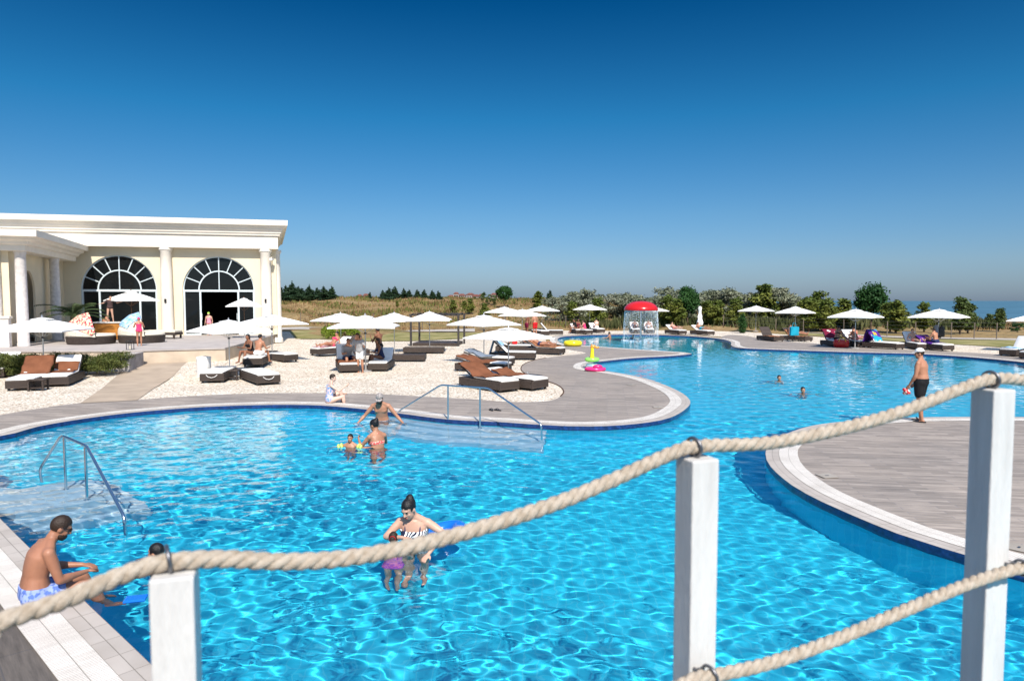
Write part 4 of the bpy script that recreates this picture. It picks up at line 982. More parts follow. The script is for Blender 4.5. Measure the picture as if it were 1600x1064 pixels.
# ------------------------------------------------------------------ toys and small things by the pool
def torus(mb, c, Rr, r, M=None, n=32, m=12):
    c = Vector(c); rs = []
    for i in range(n):
        a = 2 * math.pi * i / n; rs.append([c + (M or Matrix.Identity(3)) @ Vector(((Rr + r * math.cos(2 * math.pi * k / m)) * math.cos(a), (Rr + r * math.cos(2 * math.pi * k / m)) * math.sin(a), r * math.sin(2 * math.pi * k / m))) for k in range(m)])
    return mb.rings(rs, closed=True)
def vinyl(n, c, rough=.25): return mat(n, c, rough, .5)
M_yel, M_grn, M_pnk, M_blu, M_org = vinyl('yellow_vinyl', (.80, .68, .02)), vinyl('green_vinyl', (.30, .75, .12)), vinyl('pink_vinyl', (.72, .03, .20)), vinyl('blue_vinyl', (.01, .16, .62)), vinyl('orange_vinyl', (.85, .32, .05))
o = torus(MB(), (0, 0, .17), .42, .17).build('swim_ring', M_yel, None, Vector((G(895, 541).x, G(895, 541).y, .02)), smooth=True); tag(o, 'yellow inflatable swim ring lying at the pool edge by the loungers', 'swim ring')
g = G(925, 576)
gf = empty('giraffe_float', 'inflatable giraffe float with yellow neck and green ring standing at the pool corner', 'pool float', (g.x, g.y, .02))
torus(MB(), (0, 0, .1), .16, .1).build('body', mat('clear_vinyl', (.5, .75, .85), .2, .5, trans=.5), gf, smooth=True); torus(MB(), (0, 0, .36), .22, .09).build('ring', M_grn, gf, smooth=True)
MB().tube([(0, 0, .4), (0, 0, .6), (.01, 0, .78), (.0, 0, .86)], [.10, .08, .07, .07], 12).build('neck', M_yel, gf, smooth=True)
mb = MB(); mb.ell((.04, 0, .9), (.12, .08, .08)); mb.ell((.2, 0, .87), (.11, .06, .05)); mb.tube([(-.02, .03, .95), (-.02, .03, 1.02)], .014, 6); mb.tube([(-.02, -.03, .95), (-.02, -.03, 1.02)], .014, 6); mb.build('head', M_org, gf, smooth=True)
g = G(930, 580); o = torus(MB(), (0, 0, .07), .28, .07, Matrix.Diagonal((1.25, 1, 1))).ell((.1, .05, .16), (.2, .14, .09)).build('swim_ring', M_pnk, None, (g.x, g.y, .02), smooth=True); tag(o, 'flat pink inflatable on the coping below the giraffe float', 'swim ring')
for k, px in enumerate((767.5, 777.5)):
    g = G(px, 642); t = empty('flip_flop', 'black flip-flop lying on the stone deck near the middle handrail', 'flip-flop', (g.x, g.y, .012), R(20 + 25 * k), 'pair of black flip-flops on the deck')
    mb = MB(); pts_ = [(.045 * math.cos(a) * (1 + .18 * math.sin(a)), .13 * math.sin(a)) for a in [2 * math.pi * i / 20 for i in range(20)]]; mb.prism(pts_, 0, .022).build('sole', M_black, t)
    MB().tube([(-.04, -.02, .02), (-.025, .03, .055), (0, .07, .03), (.025, .03, .055), (.04, -.02, .02)], .008, 6).build('strap', M_black, t)
g = G(1314, 543); t = empty('beach_bag', 'red beach bag stuffed with cloth in front of the sunbathers by the round tree', 'bag', (g.x, g.y, .02), R(-10))
mb = MB(); rs = []
for z, s in ((0, .9), (.05, 1), (.3, 1.05), (.45, .95)): rs.append([(s * .42 * math.copysign(abs(math.cos(a)) ** .6, math.cos(a)), s * .22 * math.copysign(abs(math.sin(a)) ** .6, math.sin(a)), z) for a in [2 * math.pi * i / 24 for i in range(24)]])
mb.rings(rs).build('body', M_red, t, smooth=True); MB().ell((0, 0, .44), (.36, .18, .09)).build('contents', M_pattern, t, smooth=True)
mb = MB(); mb.tube([(-.2, -.23, .35), (-.12, -.27, .6), (.12, -.27, .6), (.2, -.23, .35)], .015, 6); mb.build('handle', M_yel, t)
g = G(1240, 534); g.z = .0; t = empty('beach_bag', 'teal and blue bag hung at a parasol pole between orange towelled loungers', 'bag', (g.x, g.y - .05, .42), R(10))
MB().box(-.32, .32, -.12, .12, 0, .62).build('body', TOW['teal'], t, bevel=.07, seg=3); MB().tube([(-.15, 0, .6), (-.08, 0, .9), (.08, 0, .9), (.15, 0, .6)], .018, 6).build('handle', TOW['teal'], t)
d = D(1467.6, 516, 39.9); t = empty('hung_clothes', 'dark and grey clothes hung on a parasol pole behind the man in the cap', 'clothes', d); t.scale = (.6, .6, .75)
for k, (x, m_, w_) in enumerate(((-.28, 'grey', .26), (.25, 'purple', .3), (.02, 'maroon', .2))):
    mb = MB(); rs = []
    for z, s in ((.45, .25), (.3, .8), (0, 1), (-.3, 1.05), (-.42, .9)): rs.append([(x + s * w_ * math.cos(a) * (1 + .15 * math.sin(3 * a)), s * .14 * math.sin(a), z - .1 * k) for a in [2 * math.pi * i / 14 for i in range(14)]])
    mb.rings(rs).build('garment', [TOW['grey'], M_black, M_black][k], t, smooth=True)
for px, py, rz, lab in ((1292, 745, 10, 'small pale drain lid set in the stone island, nearest its curved end'), (1592, 858, 40, 'small pale drain lid set in the stone island near the right post'), (1028, 637, 0, 'small pale drain lid set in the stone tongue near its tip'), (986, 602, 30, 'small pale drain lid set in the stone tongue near the giraffe float')):
    g = G(px, py); t = empty('drain_lid', lab, 'drain lid', (g.x, g.y, .016), R(rz), 'drain lids in the deck'); MB().box(-.13, .13, -.13, .13, 0, .008).build('lid', M_grate, t, bevel=.003); MB().box(-.03, .03, -.012, .012, .0085, .012).build('grip', M_ring, t)
# ------------------------------------------------------------------ vegetation
def leaf_m(n, a, b, sc=1.5, trans=True):
    m = mat(n, a, .65, .25, col2=b, scale=sc, detail=3, lo=.3, hi=.7)
    return m
M_con, M_dkg, M_olive, M_yg, M_mid, M_bark = (leaf_m('conifer_needles', (.012, .035, .014), (.03, .06, .022)), leaf_m('dark_leaves', (.014, .055, .012), (.035, .10, .018)), leaf_m('silver_olive_leaves', (.13, .15, .085), (.33, .34, .25)),
    leaf_m('yellow_green_leaves', (.065, .105, .018), (.20, .205, .035)), leaf_m('mid_green_leaves', (.05, .085, .022), (.11, .14, .035)), mat('bark', (.12, .085, .06), .9, .1, var=.25, scale=14))
M_bush, M_hedge, M_palm = leaf_m('bright_bush_leaves', (.10, .17, .015), (.22, .28, .03), 6), leaf_m('hedge_leaves', (.045, .07, .015), (.12, .13, .03), 5), leaf_m('palm_leaves', (.03, .06, .02), (.07, .10, .035), 4)
def leaves(pts, nrm, size, r, jitter=.9):
    """quads with a random tilt at each point"""
    n = len(pts); P = np.array(pts); a = r.normal(size=(n, 3)); a += np.array(nrm) * .6; a /= np.linalg.norm(a, axis=1)[:, None]
    b = np.cross(a, r.normal(size=(n, 3))); b /= np.linalg.norm(b, axis=1)[:, None]; c = np.cross(a, b)
    s = size * (1 + jitter * (r.rand(n) - .5))[:, None]
    v = np.stack([P - b * s * .5, P + c * s * .32, P + b * s * .6, P - c * s * .32], 1).reshape(-1, 3)
    f = np.arange(4 * n).reshape(n, 4); return v, f
def crown_mesh(name, clumps, per, size, seed, shell=.55):
    """clumps: (x, y, z, rx, ry, rz)"""
    r = np.random.RandomState(seed); pts, nr = [], []
    for c in clumps:
        n = max(6, int(per * (c[3] * c[4] * c[5]) ** .55)); d = r.normal(size=(n, 3)); d /= np.linalg.norm(d, axis=1)[:, None]
        rad = (shell + (1 - shell) * r.rand(n)) ** .8 * (1 + .18 * r.normal(size=n)); pts.append(np.array(c[:3]) + d * rad[:, None] * np.array(c[3:])); nr.append(d)
    v, f = leaves(np.concatenate(pts), np.concatenate(nr), size, r)
    me = bpy.data.meshes.new(name); me.from_pydata(v.tolist(), [], f.tolist()); me.update(); return me
def trunk(h, r0, seed, limbs=4, reach=.8, fork=.45):
    r = random.Random(seed); mb = MB(); q = [Vector((0, 0, -.1))]
    for k in range(1, 6): q.append(Vector((r.uniform(-.06, .06) * h * .3, r.uniform(-.06, .06) * h * .3, h * k / 5)))
    mb.tube(q, [r0 * (1 - .14 * k) for k in range(6)], 8)
    for k in range(limbs):
        a = 6.283 * (k + r.random() * .6) / limbs; z = h * (fork + (1 - fork) * r.random()); b = Vector((0, 0, z)); L_ = reach * r.uniform(.6, 1)
        mb.tube([b, b + Vector((math.cos(a) * L_ * .5, math.sin(a) * L_ * .5, L_ * .45)), b + Vector((math.cos(a) * L_, math.sin(a) * L_, L_))], [r0 * .45, r0 * .3, r0 * .12], 6)
    return mb
def clumps(kind, seed):
    r = random.Random(seed); out = []
    if kind == 'conifer':
        for k in range(15):
            z = .10 + .92 * k / 14; w = .40 * max(0, 1 - z) ** .85 + .025
            for j in range(4 if z < .7 else 2 if z < .95 else 1):
                a = r.random() * 6.283; q = w * r.uniform(.3, .75) if z < .95 else 0; out.append((q * math.cos(a), q * math.sin(a), z + r.uniform(-.03, .03), w * .5, w * .5, .06))
    elif kind == 'ball':
        for k in range(34):
            a, b = r.random() * 6.283, math.asin(r.uniform(-.9, 1)); q = r.uniform(.66, .8); out.append((.34 * q * math.cos(a) * math.cos(b), .34 * q * math.sin(a) * math.cos(b), .66 + .33 * q * math.sin(b), r.uniform(.07, .13), r.uniform(.07, .13), r.uniform(.06, .12)))
        out.append((0, 0, .66, .31, .31, .31)); out.append((0, 0, .66, .29, .29, .3))
    elif kind == 'olive':
        for k in range(36):
            a = r.random() * 6.283; z = r.uniform(.12, 1) ; w = .55 * math.sqrt(max(.05, 1 - ((z - .45) / .62) ** 2)); q = w * math.sqrt(r.random())
            out.append((q * math.cos(a), q * math.sin(a), z * .93, r.uniform(.08, .17), r.uniform(.08, .17), r.uniform(.05, .11)))
    elif kind == 'slim':
        for k in range(44):
            a = r.random() * 6.283; z = r.uniform(.14, 1); w = .30 * (1.08 - z) ** .6 * min(1, (z - .1) * 3); q = w * r.random()
            out.append((q * math.cos(a), q * math.sin(a), z * .96, r.uniform(.06, .12), r.uniform(.06, .12), r.uniform(.05, .1)))
    elif kind == 'column':
        for k in range(16):
            z = k / 15; w = .17 * math.sqrt(max(.08, 1 - (2 * z - .9) ** 2 * .8)); out.append((r.uniform(-.03, .03), r.uniform(-.03, .03), .03 + z * .95, w, w, .07))
    return out
TP = {}
def tree(kind, px, top, base, y, lab, m, name, var=0, group=None, wide=1.0):
    """a tree whose top and foot the photo shows at these rows"""
    p = D(px, base, y); z0 = float(terrain(p.x, p.y)); zt = D(px, top, y).z; h = max(.6, zt - z0)
    key = (kind, m.name, var)
    if key not in TP:
        t = empty(name, lab, 'tree', group=group); sd = 11 + 17 * len(TP)
        cl = clumps(kind, sd); per, sz = dict(conifer=(3800, .06), ball=(7000, .045), olive=(6000, .042), slim=(4600, .05), column=(6000, .04))[kind]
        link('crown', crown_mesh('crown', cl, per, sz, sd, .5), m, t)
        hh, lm, re, fk = dict(conifer=(.85, 5, .12, .3), ball=(.55, 6, .16, .7), olive=(.5, 8, .4, .25), slim=(.9, 7, .16, .3), column=(.8, 0, 0, 0))[kind]
        trunk(hh, .022 if kind != 'olive' else .03, sd, lm, re, fk).build('trunk', M_bark, t, smooth=True); TP[key] = t
    else: t = dup(TP[key], (0, 0, 0), 0, lab)
    t['label'] = lab; t.location = (p.x, p.y, z0 - .02); t.rotation_euler = (0, 0, rnd.random() * 6.28); t.scale = (h * wide, h * wide, h)
    if group: t['group'] = group
    return t
n_ = 0
def many(kind, lst, y, m, name, labf, group, nvar=3, wide=1.0):
    for k, q in enumerate(lst):
        px, top, base = q[:3]; tree(kind, px, top, base, q[3] if len(q) > 3 else y + rnd.uniform(-3, 3), labf(k, px), m, name, k % nvar, group, wide * rnd.uniform(.92, 1.1))
ordn = ['first', 'second', 'third', 'fourth', 'fifth', 'sixth', 'seventh', 'eighth', 'ninth', 'tenth', 'eleventh', 'twelfth']
many('conifer', [(439, 448, 472), (447, 446, 472), (457, 441, 472), (467, 447, 472), (472, 450, 472), (484, 446, 472), (496, 449, 472), (506, 447, 472), (518, 447, 472)], 118, M_con, 'conifer_tree',
    lambda k, px: f'{ordn[k]} dark conifer from the building in the dense row beside it', 'conifers in the row beside the building', wide=1.45)
many('conifer', [(578, 456, 470), (598, 453, 471), (607, 449, 471), (617, 447, 471), (631, 450, 470), (639, 452, 470), (652, 452, 470), (663, 452, 470), (676, 453, 470), (685, 454, 470)], 122, M_con, 'conifer_tree',
    lambda k, px: 'small dark conifer standing alone on the ridge' if k == 0 else f'{ordn[k - 1]} dark conifer counted from the lone one, on the ridge above the pergola', 'conifers on the ridge', wide=1.3)
many('slim', [(621, 470, 490, 100), (708, 468, 488, 95), (725, 469, 486, 100), (735, 466, 486, 92), (757, 473, 492, 84), (893, 469, 500, 76), (932, 466, 505, 72)], 90, M_yg, 'young_tree',
    lambda k, px: ['young yellow green tree on the slope above the folded-out parasols left of the pergola', 'young yellow green tree on the slope right behind the pergola roof', 'young thin tree on the slope just right of the pergola', 'taller young tree right of the pergola, below the red roofs', 'young tree left below the dark round tree', 'young yellow green tree in front of the left silver olives', 'young yellow green tree behind the parasol left of the red mushroom'][k], 'young trees on the slope', wide=1.3)
tree('ball', 788, 446, 492, 105, 'dark round tree on the slope above the gravel parasols', M_dkg, 'round_tree', 0, None, 1.15)
tree('ball', 1074, 446, 508, 78, 'dark round lollipop tree on a thin trunk behind the folded parasol', M_dkg, 'round_tree', 1, None, .8)
tree('ball', 1360, 441, 524, 66, 'big dark round tree against the sea, behind the group with the red bag', M_dkg, 'round_tree', 2, None, .98)
tree('olive', 762, 456, 480, 110, 'low green tree left of the dark round tree on the slope', M_mid, 'bushy_tree', 0, None, 1.2)
tree('slim', 841, 456, 484, 100, 'yellow green tree between the round tree and the silver olives', M_yg, 'bushy_tree', 3, None, 1.6); tree('conifer', 859, 453, 478, 105, 'single dark pointed tree beside the silver olives', M_con, 'conifer_tree', 0)
tree('olive', 814, 466, 476, 125, 'tiny dark bush on the ridge right of the round tree', M_dkg, 'bush', 0, None, .8)
many('olive', [(880, 458, 500), (902, 455, 498), (912, 452, 496), (925, 460, 502), (948, 456, 503), (966, 459, 505), (985, 457, 504), (1002, 460, 505), (1020, 461, 506), (1036, 462, 507), (1052, 448, 508), (1092, 452, 508), (1112, 449, 510), (1131, 453, 510), (1152, 450, 510), (1166, 455, 508), (1206, 447, 512), (1217, 448, 510), (1236, 455, 512), (1249, 462, 514)], 84, M_olive, 'silver_olive_tree',
    lambda k, px: ['leftmost silvery olive tree beside the young yellow trees', 'silvery olive tree left of the parasol group, second in the row', 'tallest silvery olive tree left of the red mushroom', 'silvery olive tree behind the parasol left of the red mushroom', 'wide silvery olive tree right of that parasol', 'silvery olive tree just left of the red mushroom cap', 'silvery olive tree hidden behind the red mushroom cap', 'silvery olive tree above the red mushroom cap', 'silvery olive tree touching the right rim of the mushroom cap', 'silvery olive tree right of the red mushroom cap', 'grey green tree left of the dark lollipop tree', 'grey olive tree above the folded parasol', 'tall grey olive tree right of the folded parasol', 'grey olive tree between folded parasol and cypress', 'grey green tree above the parasol by the cypress', 'grey olive tree right above the cypress parasol', 'silvery tree between the two parasols left of the sea', 'tallest silvery tree before the sea', 'silvery tree above the parasol with orange loungers', 'last low silvery tree before the open sea'][k], 'silver olive trees behind the pool', 4, 1.4)
many('slim', [(1043, 462, 508, 76), (1057, 466, 509, 74), (1108, 468, 510, 74), (1121, 470, 510, 72), (1148, 466, 512, 72), (1193, 443, 512, 80), (1264, 462, 516, 66), (1278, 457, 516, 68), (1290, 467, 517, 66), (1318, 466, 516, 70), (1391, 470, 520, 62), (1400, 471, 520, 60), (1444, 473, 520, 62)], 74, M_yg, 'leafy_tree',
    lambda k, px: ['yellow green tree right of the red mushroom', 'second yellow green tree right of the red mushroom', 'yellow green tree right of the folded parasol', 'yellow green tree beside the cypress, on its far left', 'yellow green tree just left of the cypress', 'thin tall tree whose top sticks out above the silvery row', 'leafy tree right of the orange towelled loungers', 'tall leafy tree with broad crown right of the orange towelled loungers', 'leafy tree at the right of the broad crown', 'pale young tree left of the big round tree', 'yellow green tree touching the big round tree on its right', 'yellow tinged tree a step right of the big round tree', 'yellow green tree left of the clothes parasol'][k], 'leafy trees along the fence', 4, 1.55)
many('slim', [(1500, 464, 522, 58), (1512, 472, 522, 60), (1560, 481, 522, 66), (1545, 490, 522, 70)], 60, M_mid, 'leafy_tree',
    lambda k, px: ['green tree right above the clothes parasol against the sea', 'smaller green tree beside the one above the clothes parasol', 'green tree near the right edge against the sea', 'low green tree left of the one near the right edge'][k], 'green trees before the sea', 3, 1.35)
tree('olive', 1590, 503, 522, 62, 'dark bush at the right edge by the fence', M_dkg, 'bush', 1, None, 1.3)
tree('column', 1160, 490, 525, 60, 'narrow dark cypress column by the pool shore', M_dkg, 'cypress_tree', 0, None, 1.35)
def bush(px, top, base, wpx, m, lab, name='round_bush', cat='bush', seed=1, squash=1.0):
    g = G(px, base); z = float(terrain(g.x, g.y)); w = wpx * g.y / F / 2; h = (base - top) * g.y / F; r = random.Random(seed); cl = []
    for k in range(30):
        a, b = r.random() * 6.283, math.asin(r.uniform(0, 1)); cl.append((w * .75 * math.cos(a) * math.cos(b), w * .75 * squash * math.sin(a) * math.cos(b), h * .2 + h * .6 * math.sin(b), w * .26, w * .26, h * .2))
    o = empty(name, lab, cat, (g.x, g.y, z)); link('foliage', crown_mesh('foliage', cl, 2200, .07, seed, .6), m, o); trunk(h * .5, .03, seed, 4, w * .4).build('stem', M_bark, o); return o
bush(513, 512, 534.5, 26, M_bush, 'round bright green bush farthest left on the lawn', seed=1); bush(538, 512, 533, 23, M_bush, 'round bright green bush half hidden in the row on the lawn', seed=2); bush(553, 512, 533, 22, M_bush, 'round bright green bush at the right end of the three', seed=3)
# clipped hedge left of the ramp
hx = [G(-60, 586, .15), G(60, 585, .15), G(130, 584, .17), G(180, 581, .2)]; r = random.Random(4); cl = []
hd = empty('clipped_hedge', 'low clipped green hedge in front of the terrace at the left', 'hedge', hx[1])
for k in range(160):
    f = r.random(); q = hx[0].lerp(hx[3], f); w = 1.0; cl.append((q.x - hx[1].x + r.uniform(-.1, .1), q.y - hx[1].y + r.uniform(-.3, .9), r.uniform(.12, .62), .28, .28, .16))
link('foliage', crown_mesh('foliage', cl, 4200, .05, 9, .4), M_hedge, hd)
# potted palm before the wing
g = G(104, 536, TZ); pm = empty('potted_palm', 'dark feather palm in a pot beside the archway', 'palm', (g.x, g.y + .6, TZ)); pm.scale = (1.3, 1.3, 1.35); r = random.Random(8)
MB().lathe([(.22, 0), (.3, .05), (.34, .42), (.37, .45), (.33, .46)], 20).build('pot', M_col, pm, smooth=True); MB().tube([(0, 0, .4), (0, 0, .95)], [.13, .1], 10).build('trunk', M_bark, pm)
for k in range(18):
    a = 6.283 * k / 18 + r.uniform(-.15, .15); e = r.uniform(.3, 1.25); L_ = r.uniform(1.0, 1.4); mb = MB(); pts_ = []
    for j in range(12):
        s = j / 11; pts_.append(Vector((math.cos(a) * L_ * s * math.cos(e * (1 - .5 * s)), math.sin(a) * L_ * s * math.cos(e * (1 - .5 * s)), .95 + L_ * (s * math.sin(e) - .5 * s * s))))
    mb.tube(pts_, .01, 4)
    for j in range(1, 12):
        t_ = (pts_[j] - pts_[j - 1]).normalized(); sd = t_.cross(Vector((0, 0, 1))).normalized(); l_ = .34 * math.sin(math.pi * (.12 + .8 * j / 11))
        for sg in (-1, 1):
            for of in (0, .5):
                b0 = pts_[j].lerp(pts_[j - 1], of); tip = b0 + sd * sg * l_ + t_ * l_ * .6 + Vector((0, 0, -.06)); mb.add([b0 - t_ * .018, b0 + t_ * .018, tip], [[0, 1, 2]])
    mb.build('frond', M_palm, pm)
# dry weeds over the field
def weeds(name, n, y0, y1, hlo, hhi, m, seed, dens=None, thin=.035, a0=-.62, a1=.82):
    r = np.random.RandomState(seed); a = r.uniform(a0, a1, n * 3); y = y0 * (y1 / y0) ** (r.rand(n * 3)); x = a * y
    k = np.sin(x * .31 + 2 * np.sin(y * .17)) + np.sin(y * .43 + 1.3 * np.sin(x * .23)) + r.normal(size=n * 3) * .6 > (dens if dens is not None else -.4)
    edge = (x / y < .55) | (y < 100)
    k &= edge; x, y = x[k][:n], y[k][:n]; n = len(x); z = terrain(x, y) - .06
    h = r.uniform(hlo, hhi, n) * (.7 + .5 * r.rand(n)); w = thin * (1 + r.rand(n)) * (y / 70); la = r.normal(size=(n, 2)) * .25 * h[:, None]; th = r.rand(n) * 3.14
    b0 = np.stack([x - w * np.cos(th), y - w * np.sin(th), z], 1); b1 = np.stack([x + w * np.cos(th), y + w * np.sin(th), z], 1); tp = np.stack([x + la[:, 0], y + la[:, 1], z + h], 1)
    v = np.stack([b0, b1, tp], 1).reshape(-1, 3); f = np.arange(3 * n).reshape(n, 3)
    me = bpy.data.meshes.new(name); me.from_pydata(v.tolist(), [], f.tolist()); me.update(); return tag(link(name, me, m), kind='stuff')
weeds('dry_grass', 60000, 68, 150, .10, .36, mat('straw_grass', (.20, .13, .06), .95, .05, col2=(.34, .245, .12), scale=.3), 21)
weeds('dry_weeds', 22000, 68, 150, .2, .6, mat('brown_weeds', (.13, .08, .045), .95, .05, col2=(.24, .14, .07), scale=.5), 22, .5)
weeds('green_weeds', 22000, 70, 150, .2, .6, mat('green_weed_leaves', (.07, .09, .025), .95, .05, col2=(.17, .17, .05), scale=.4), 23, .9, .08)
weeds('undergrowth', 16000, 69, 84, .35, 1.15, mat('undergrowth_leaves', (.035, .05, .018), .9, .1, col2=(.12, .12, .05), scale=.5), 25, -.1, .09, .10, .72)
# wire fence along the path
M_wire = mat('fence_wire', (.14, .14, .13), .6, .3, .5); M_fpost = mat('fence_post_wood', (.16, .13, .10), .8, .2, var=.2)
def fence(label, pts, hgt=1.25):
    t = empty('wire_fence', label, 'fence', pts[0]); 
    for p in pts: MB().tube([p - pts[0] - Vector((0, 0, .1)), p - pts[0] + Vector((0, 0, hgt))], .045, 6).build('post', M_fpost, t)
    mb = MB()
    for hh in (.3, .6, .9, 1.2): mb.tube([p - pts[0] + Vector((0, 0, hh)) for p in pts], .006, 4)
    mb.build('wire', M_wire, t)
def fpts(l):
    out = []
    for a, b in l: g = G(a, b); g.z = float(terrain(g.x, g.y)); out.append(g)
    return out
fence('thin wire fence with dark posts along the field behind the lawn', fpts([(470, 513.5), (508, 513.5), (546, 513.3), (584, 513.2), (622, 513), (660, 513), (700, 512.8), (740, 512.5), (790, 512.3), (838, 512), (884, 512), (930, 512)]))
fence('thin wire fence with wooden posts along the path before the sea', fpts([(1130, 514), (1165, 515), (1212, 516), (1255, 517.5), (1318, 520.5), (1386, 525.5), (1430, 527), (1486, 528.5), (1522, 529), (1557, 530), (1620, 531)]), 1.2)
# far town on the ridge
M_hw, M_hr = mat('house_wall', (.40, .36, .34), .9, .1, var=.1, scale=.1), mat('red_tiles', (.17, .07, .055), .9, .1, var=.25, scale=.6)
hs_ = [(562, 470, 8, 0), (572, 469.5, 9, 1), (705, 466.5, 9, 0), (713, 466, 8, 2), (722, 466.5, 10, 1), (735, 466, 11, 2), (744, 466.5, 9, 0), (752, 466, 8, 1), (772, 466, 8, 2), (780, 466.5, 8, 0)]
hl = ['far house with low red roof at the left on the ridge', 'wide far house right next to the leftmost one on the ridge', 'far red roofed house left at the edge of the village', 'far tall house second in the village', 'far wide red roofed house in the village middle', 'largest far red roofed house of the village', 'far house right of the largest village house', 'small far house at the right part of the village', 'far house just left of the dark round tree', 'far red roofed house hiding behind the dark round tree']
for k, (px, base, wpx, kd) in enumerate(hs_):
    y = 560 + 30 * (k % 3); p = D(px, base, y); z = float(terrain(p.x, p.y)); w = wpx * y / F; h = (1.6 + .9 * kd); r_ = w * .12
    t = empty('village_house', hl[k], 'house', (p.x, p.y, z - 1), R(rnd.uniform(-25, 25)), 'red roofed houses of the far village')
    MB().box(-w / 2, w / 2, -3, 3, 0, h + 1).build('wall', M_hw, t); mb = MB(); mb.add([(-w / 2 - .4, -3.4, h + 1), (w / 2 + .4, -3.4, h + 1), (w / 2 + .4, 3.4, h + 1), (-w / 2 - .4, 3.4, h + 1), (-w / 4, 0, h + 1 + r_ + 1), (w / 4, 0, h + 1 + r_ + 1)], [[0, 1, 5, 4], [1, 2, 5], [2, 3, 4, 5], [3, 0, 4], [3, 2, 1, 0]]); mb.build('roof', M_hr, t)
    for j in (-1, 0, 1): MB().box(j * w * .28 - .5, j * w * .28 + .5, -3.03, -3.005, h * .45 + .5, h * .45 + 1.9).build('window', M_black, t)
# ------------------------------------------------------------------ people
def skin_m(n, a, b): return mat(n, a, .45, .35, col2=b, scale=5, detail=3, bump=.08, bscale=60)
SK = dict(deep=skin_m('deep_tanned_skin', (.30, .132, .076), (.375, .175, .105)), tan=skin_m('tanned_skin', (.36, .165, .095), (.44, .215, .13)), fair=skin_m('fair_skin', (.52, .30, .21), (.60, .36, .26)), brown=skin_m('brown_skin', (.20, .085, .045), (.27, .12, .068)), pale=skin_m('pale_skin', (.60, .40, .31), (.66, .45, .35)))
def cl_m(n, a, b=None, sc=18, lo=.45, hi=.55): return mat(n, a, .8, .2, col2=b, scale=sc, detail=1, lo=lo, hi=hi) if b else mat(n, a, .8, .2, var=.12, scale=8)
HAIR = dict(black=mat('black_hair', (.008, .007, .007), .42, .4, bump=.4, bscale=90), brown=mat('brown_hair', (.03, .017, .01), .5, .35, bump=.4, bscale=90), grey=mat('grey_hair', (.16, .15, .14), .6, .3))
def stripes(n, a, b, sc):
    m = mat(n, a, .7, .2); q = NB(m); tc = q.t.nodes.new('ShaderNodeTexCoord'); w = q.n('TexWave', Scale=sc, Distortion=1.2); w.bands_direction = 'DIAGONAL'; q.l(tc.outputs['Object'], w.inputs['Vector'])
    r = q.t.nodes.new('ShaderNodeValToRGB'); r.color_ramp.interpolation = 'CONSTANT'; r.color_ramp.elements[0].color = (*a, 1); r.color_ramp.elements[1].color = (*b, 1); r.color_ramp.elements[1].position = .5; q.l(w.outputs['Fac'], r.inputs[0]); q.l(r.outputs[0], q.b.inputs['Base Color']); return m
CLO = dict(black=cl_m('black_swimwear', (.012, .012, .014)), white=cl_m('white_swimwear', (.75, .74, .72)), red=cl_m('red_swimwear', (.55, .015, .02)), coral=cl_m('coral_bikini', (.72, .10, .09), (.85, .45, .35), 30), pink=cl_m('pink_swimwear', (.75, .05, .16)), palepink=cl_m('pale_pink_swimwear', (.78, .30, .38)),
    navy=cl_m('navy_swimwear', (.02, .03, .09)), blue=cl_m('blue_shorts', (.10, .17, .48), (.28, .36, .64), 22), floral=cl_m('floral_swimsuit', (.18, .32, .55), (.72, .55, .60), 16), greyshirt=cl_m('grey_shirt', (.34, .34, .35)), purple=cl_m('purple_swimsuit', (.42, .10, .55), (.72, .18, .5), 26), greycap=cl_m('grey_camo_cap', (.22, .20, .19), (.36, .32, .30), 30),
    striped=stripes('striped_swimsuit', (.82, .81, .79), (.015, .02, .05), 14.0), brown=cl_m('brown_swimsuit', (.08, .05, .05)), grey=cl_m('grey_trunks', (.16, .15, .17), (.3, .27, .28), 25), lime=cl_m('lime_cap', (.45, .8, .12)), teal=cl_m('teal_swimwear', (.03, .3, .4)))
M_eye, M_lip = mat('dark_eye', (.015, .01, .008), .2, .5), mat('lips', (.36, .10, .08), .5, .3)
def limb(mb, a, b, ra, rb, n=10, bulge=0.0, at=.35):
    a, b = Vector(a), Vector(b); N = 7; pts, rad = [], []
    for k in range(N):
        t = k / (N - 1); pts.append(a.lerp(b, t)); rad.append(ra + (rb - ra) * t + bulge * math.exp(-((t - at) / .22) ** 2))
    mb.tube(pts, rad, n); mb.ell(a, ra, nu=n, nv=6); mb.ell(b, rb, nu=n, nv=6)
TORSO = [(-.20, .085, .075), (-.12, .135, .098), (0, .165, .118), (.14, .158, .112), (.34, .135, .098), (.52, .142, .105), (.70, .158, .112), (.84, .150, .095), (.94, .105, .072), (1.0, .062, .058)]
def rowm(t, key):
    for i in range(len(key) - 1):
        if key[i][0] <= t <= key[i + 1][0]:
            u = (t - key[i][0]) / (key[i + 1][0] - key[i][0]); return [key[i][k] + (key[i + 1][k] - key[i][k]) * u for k in (1, 2)]
    return list(key[-1][1:]) if t > 0 else list(key[0][1:])
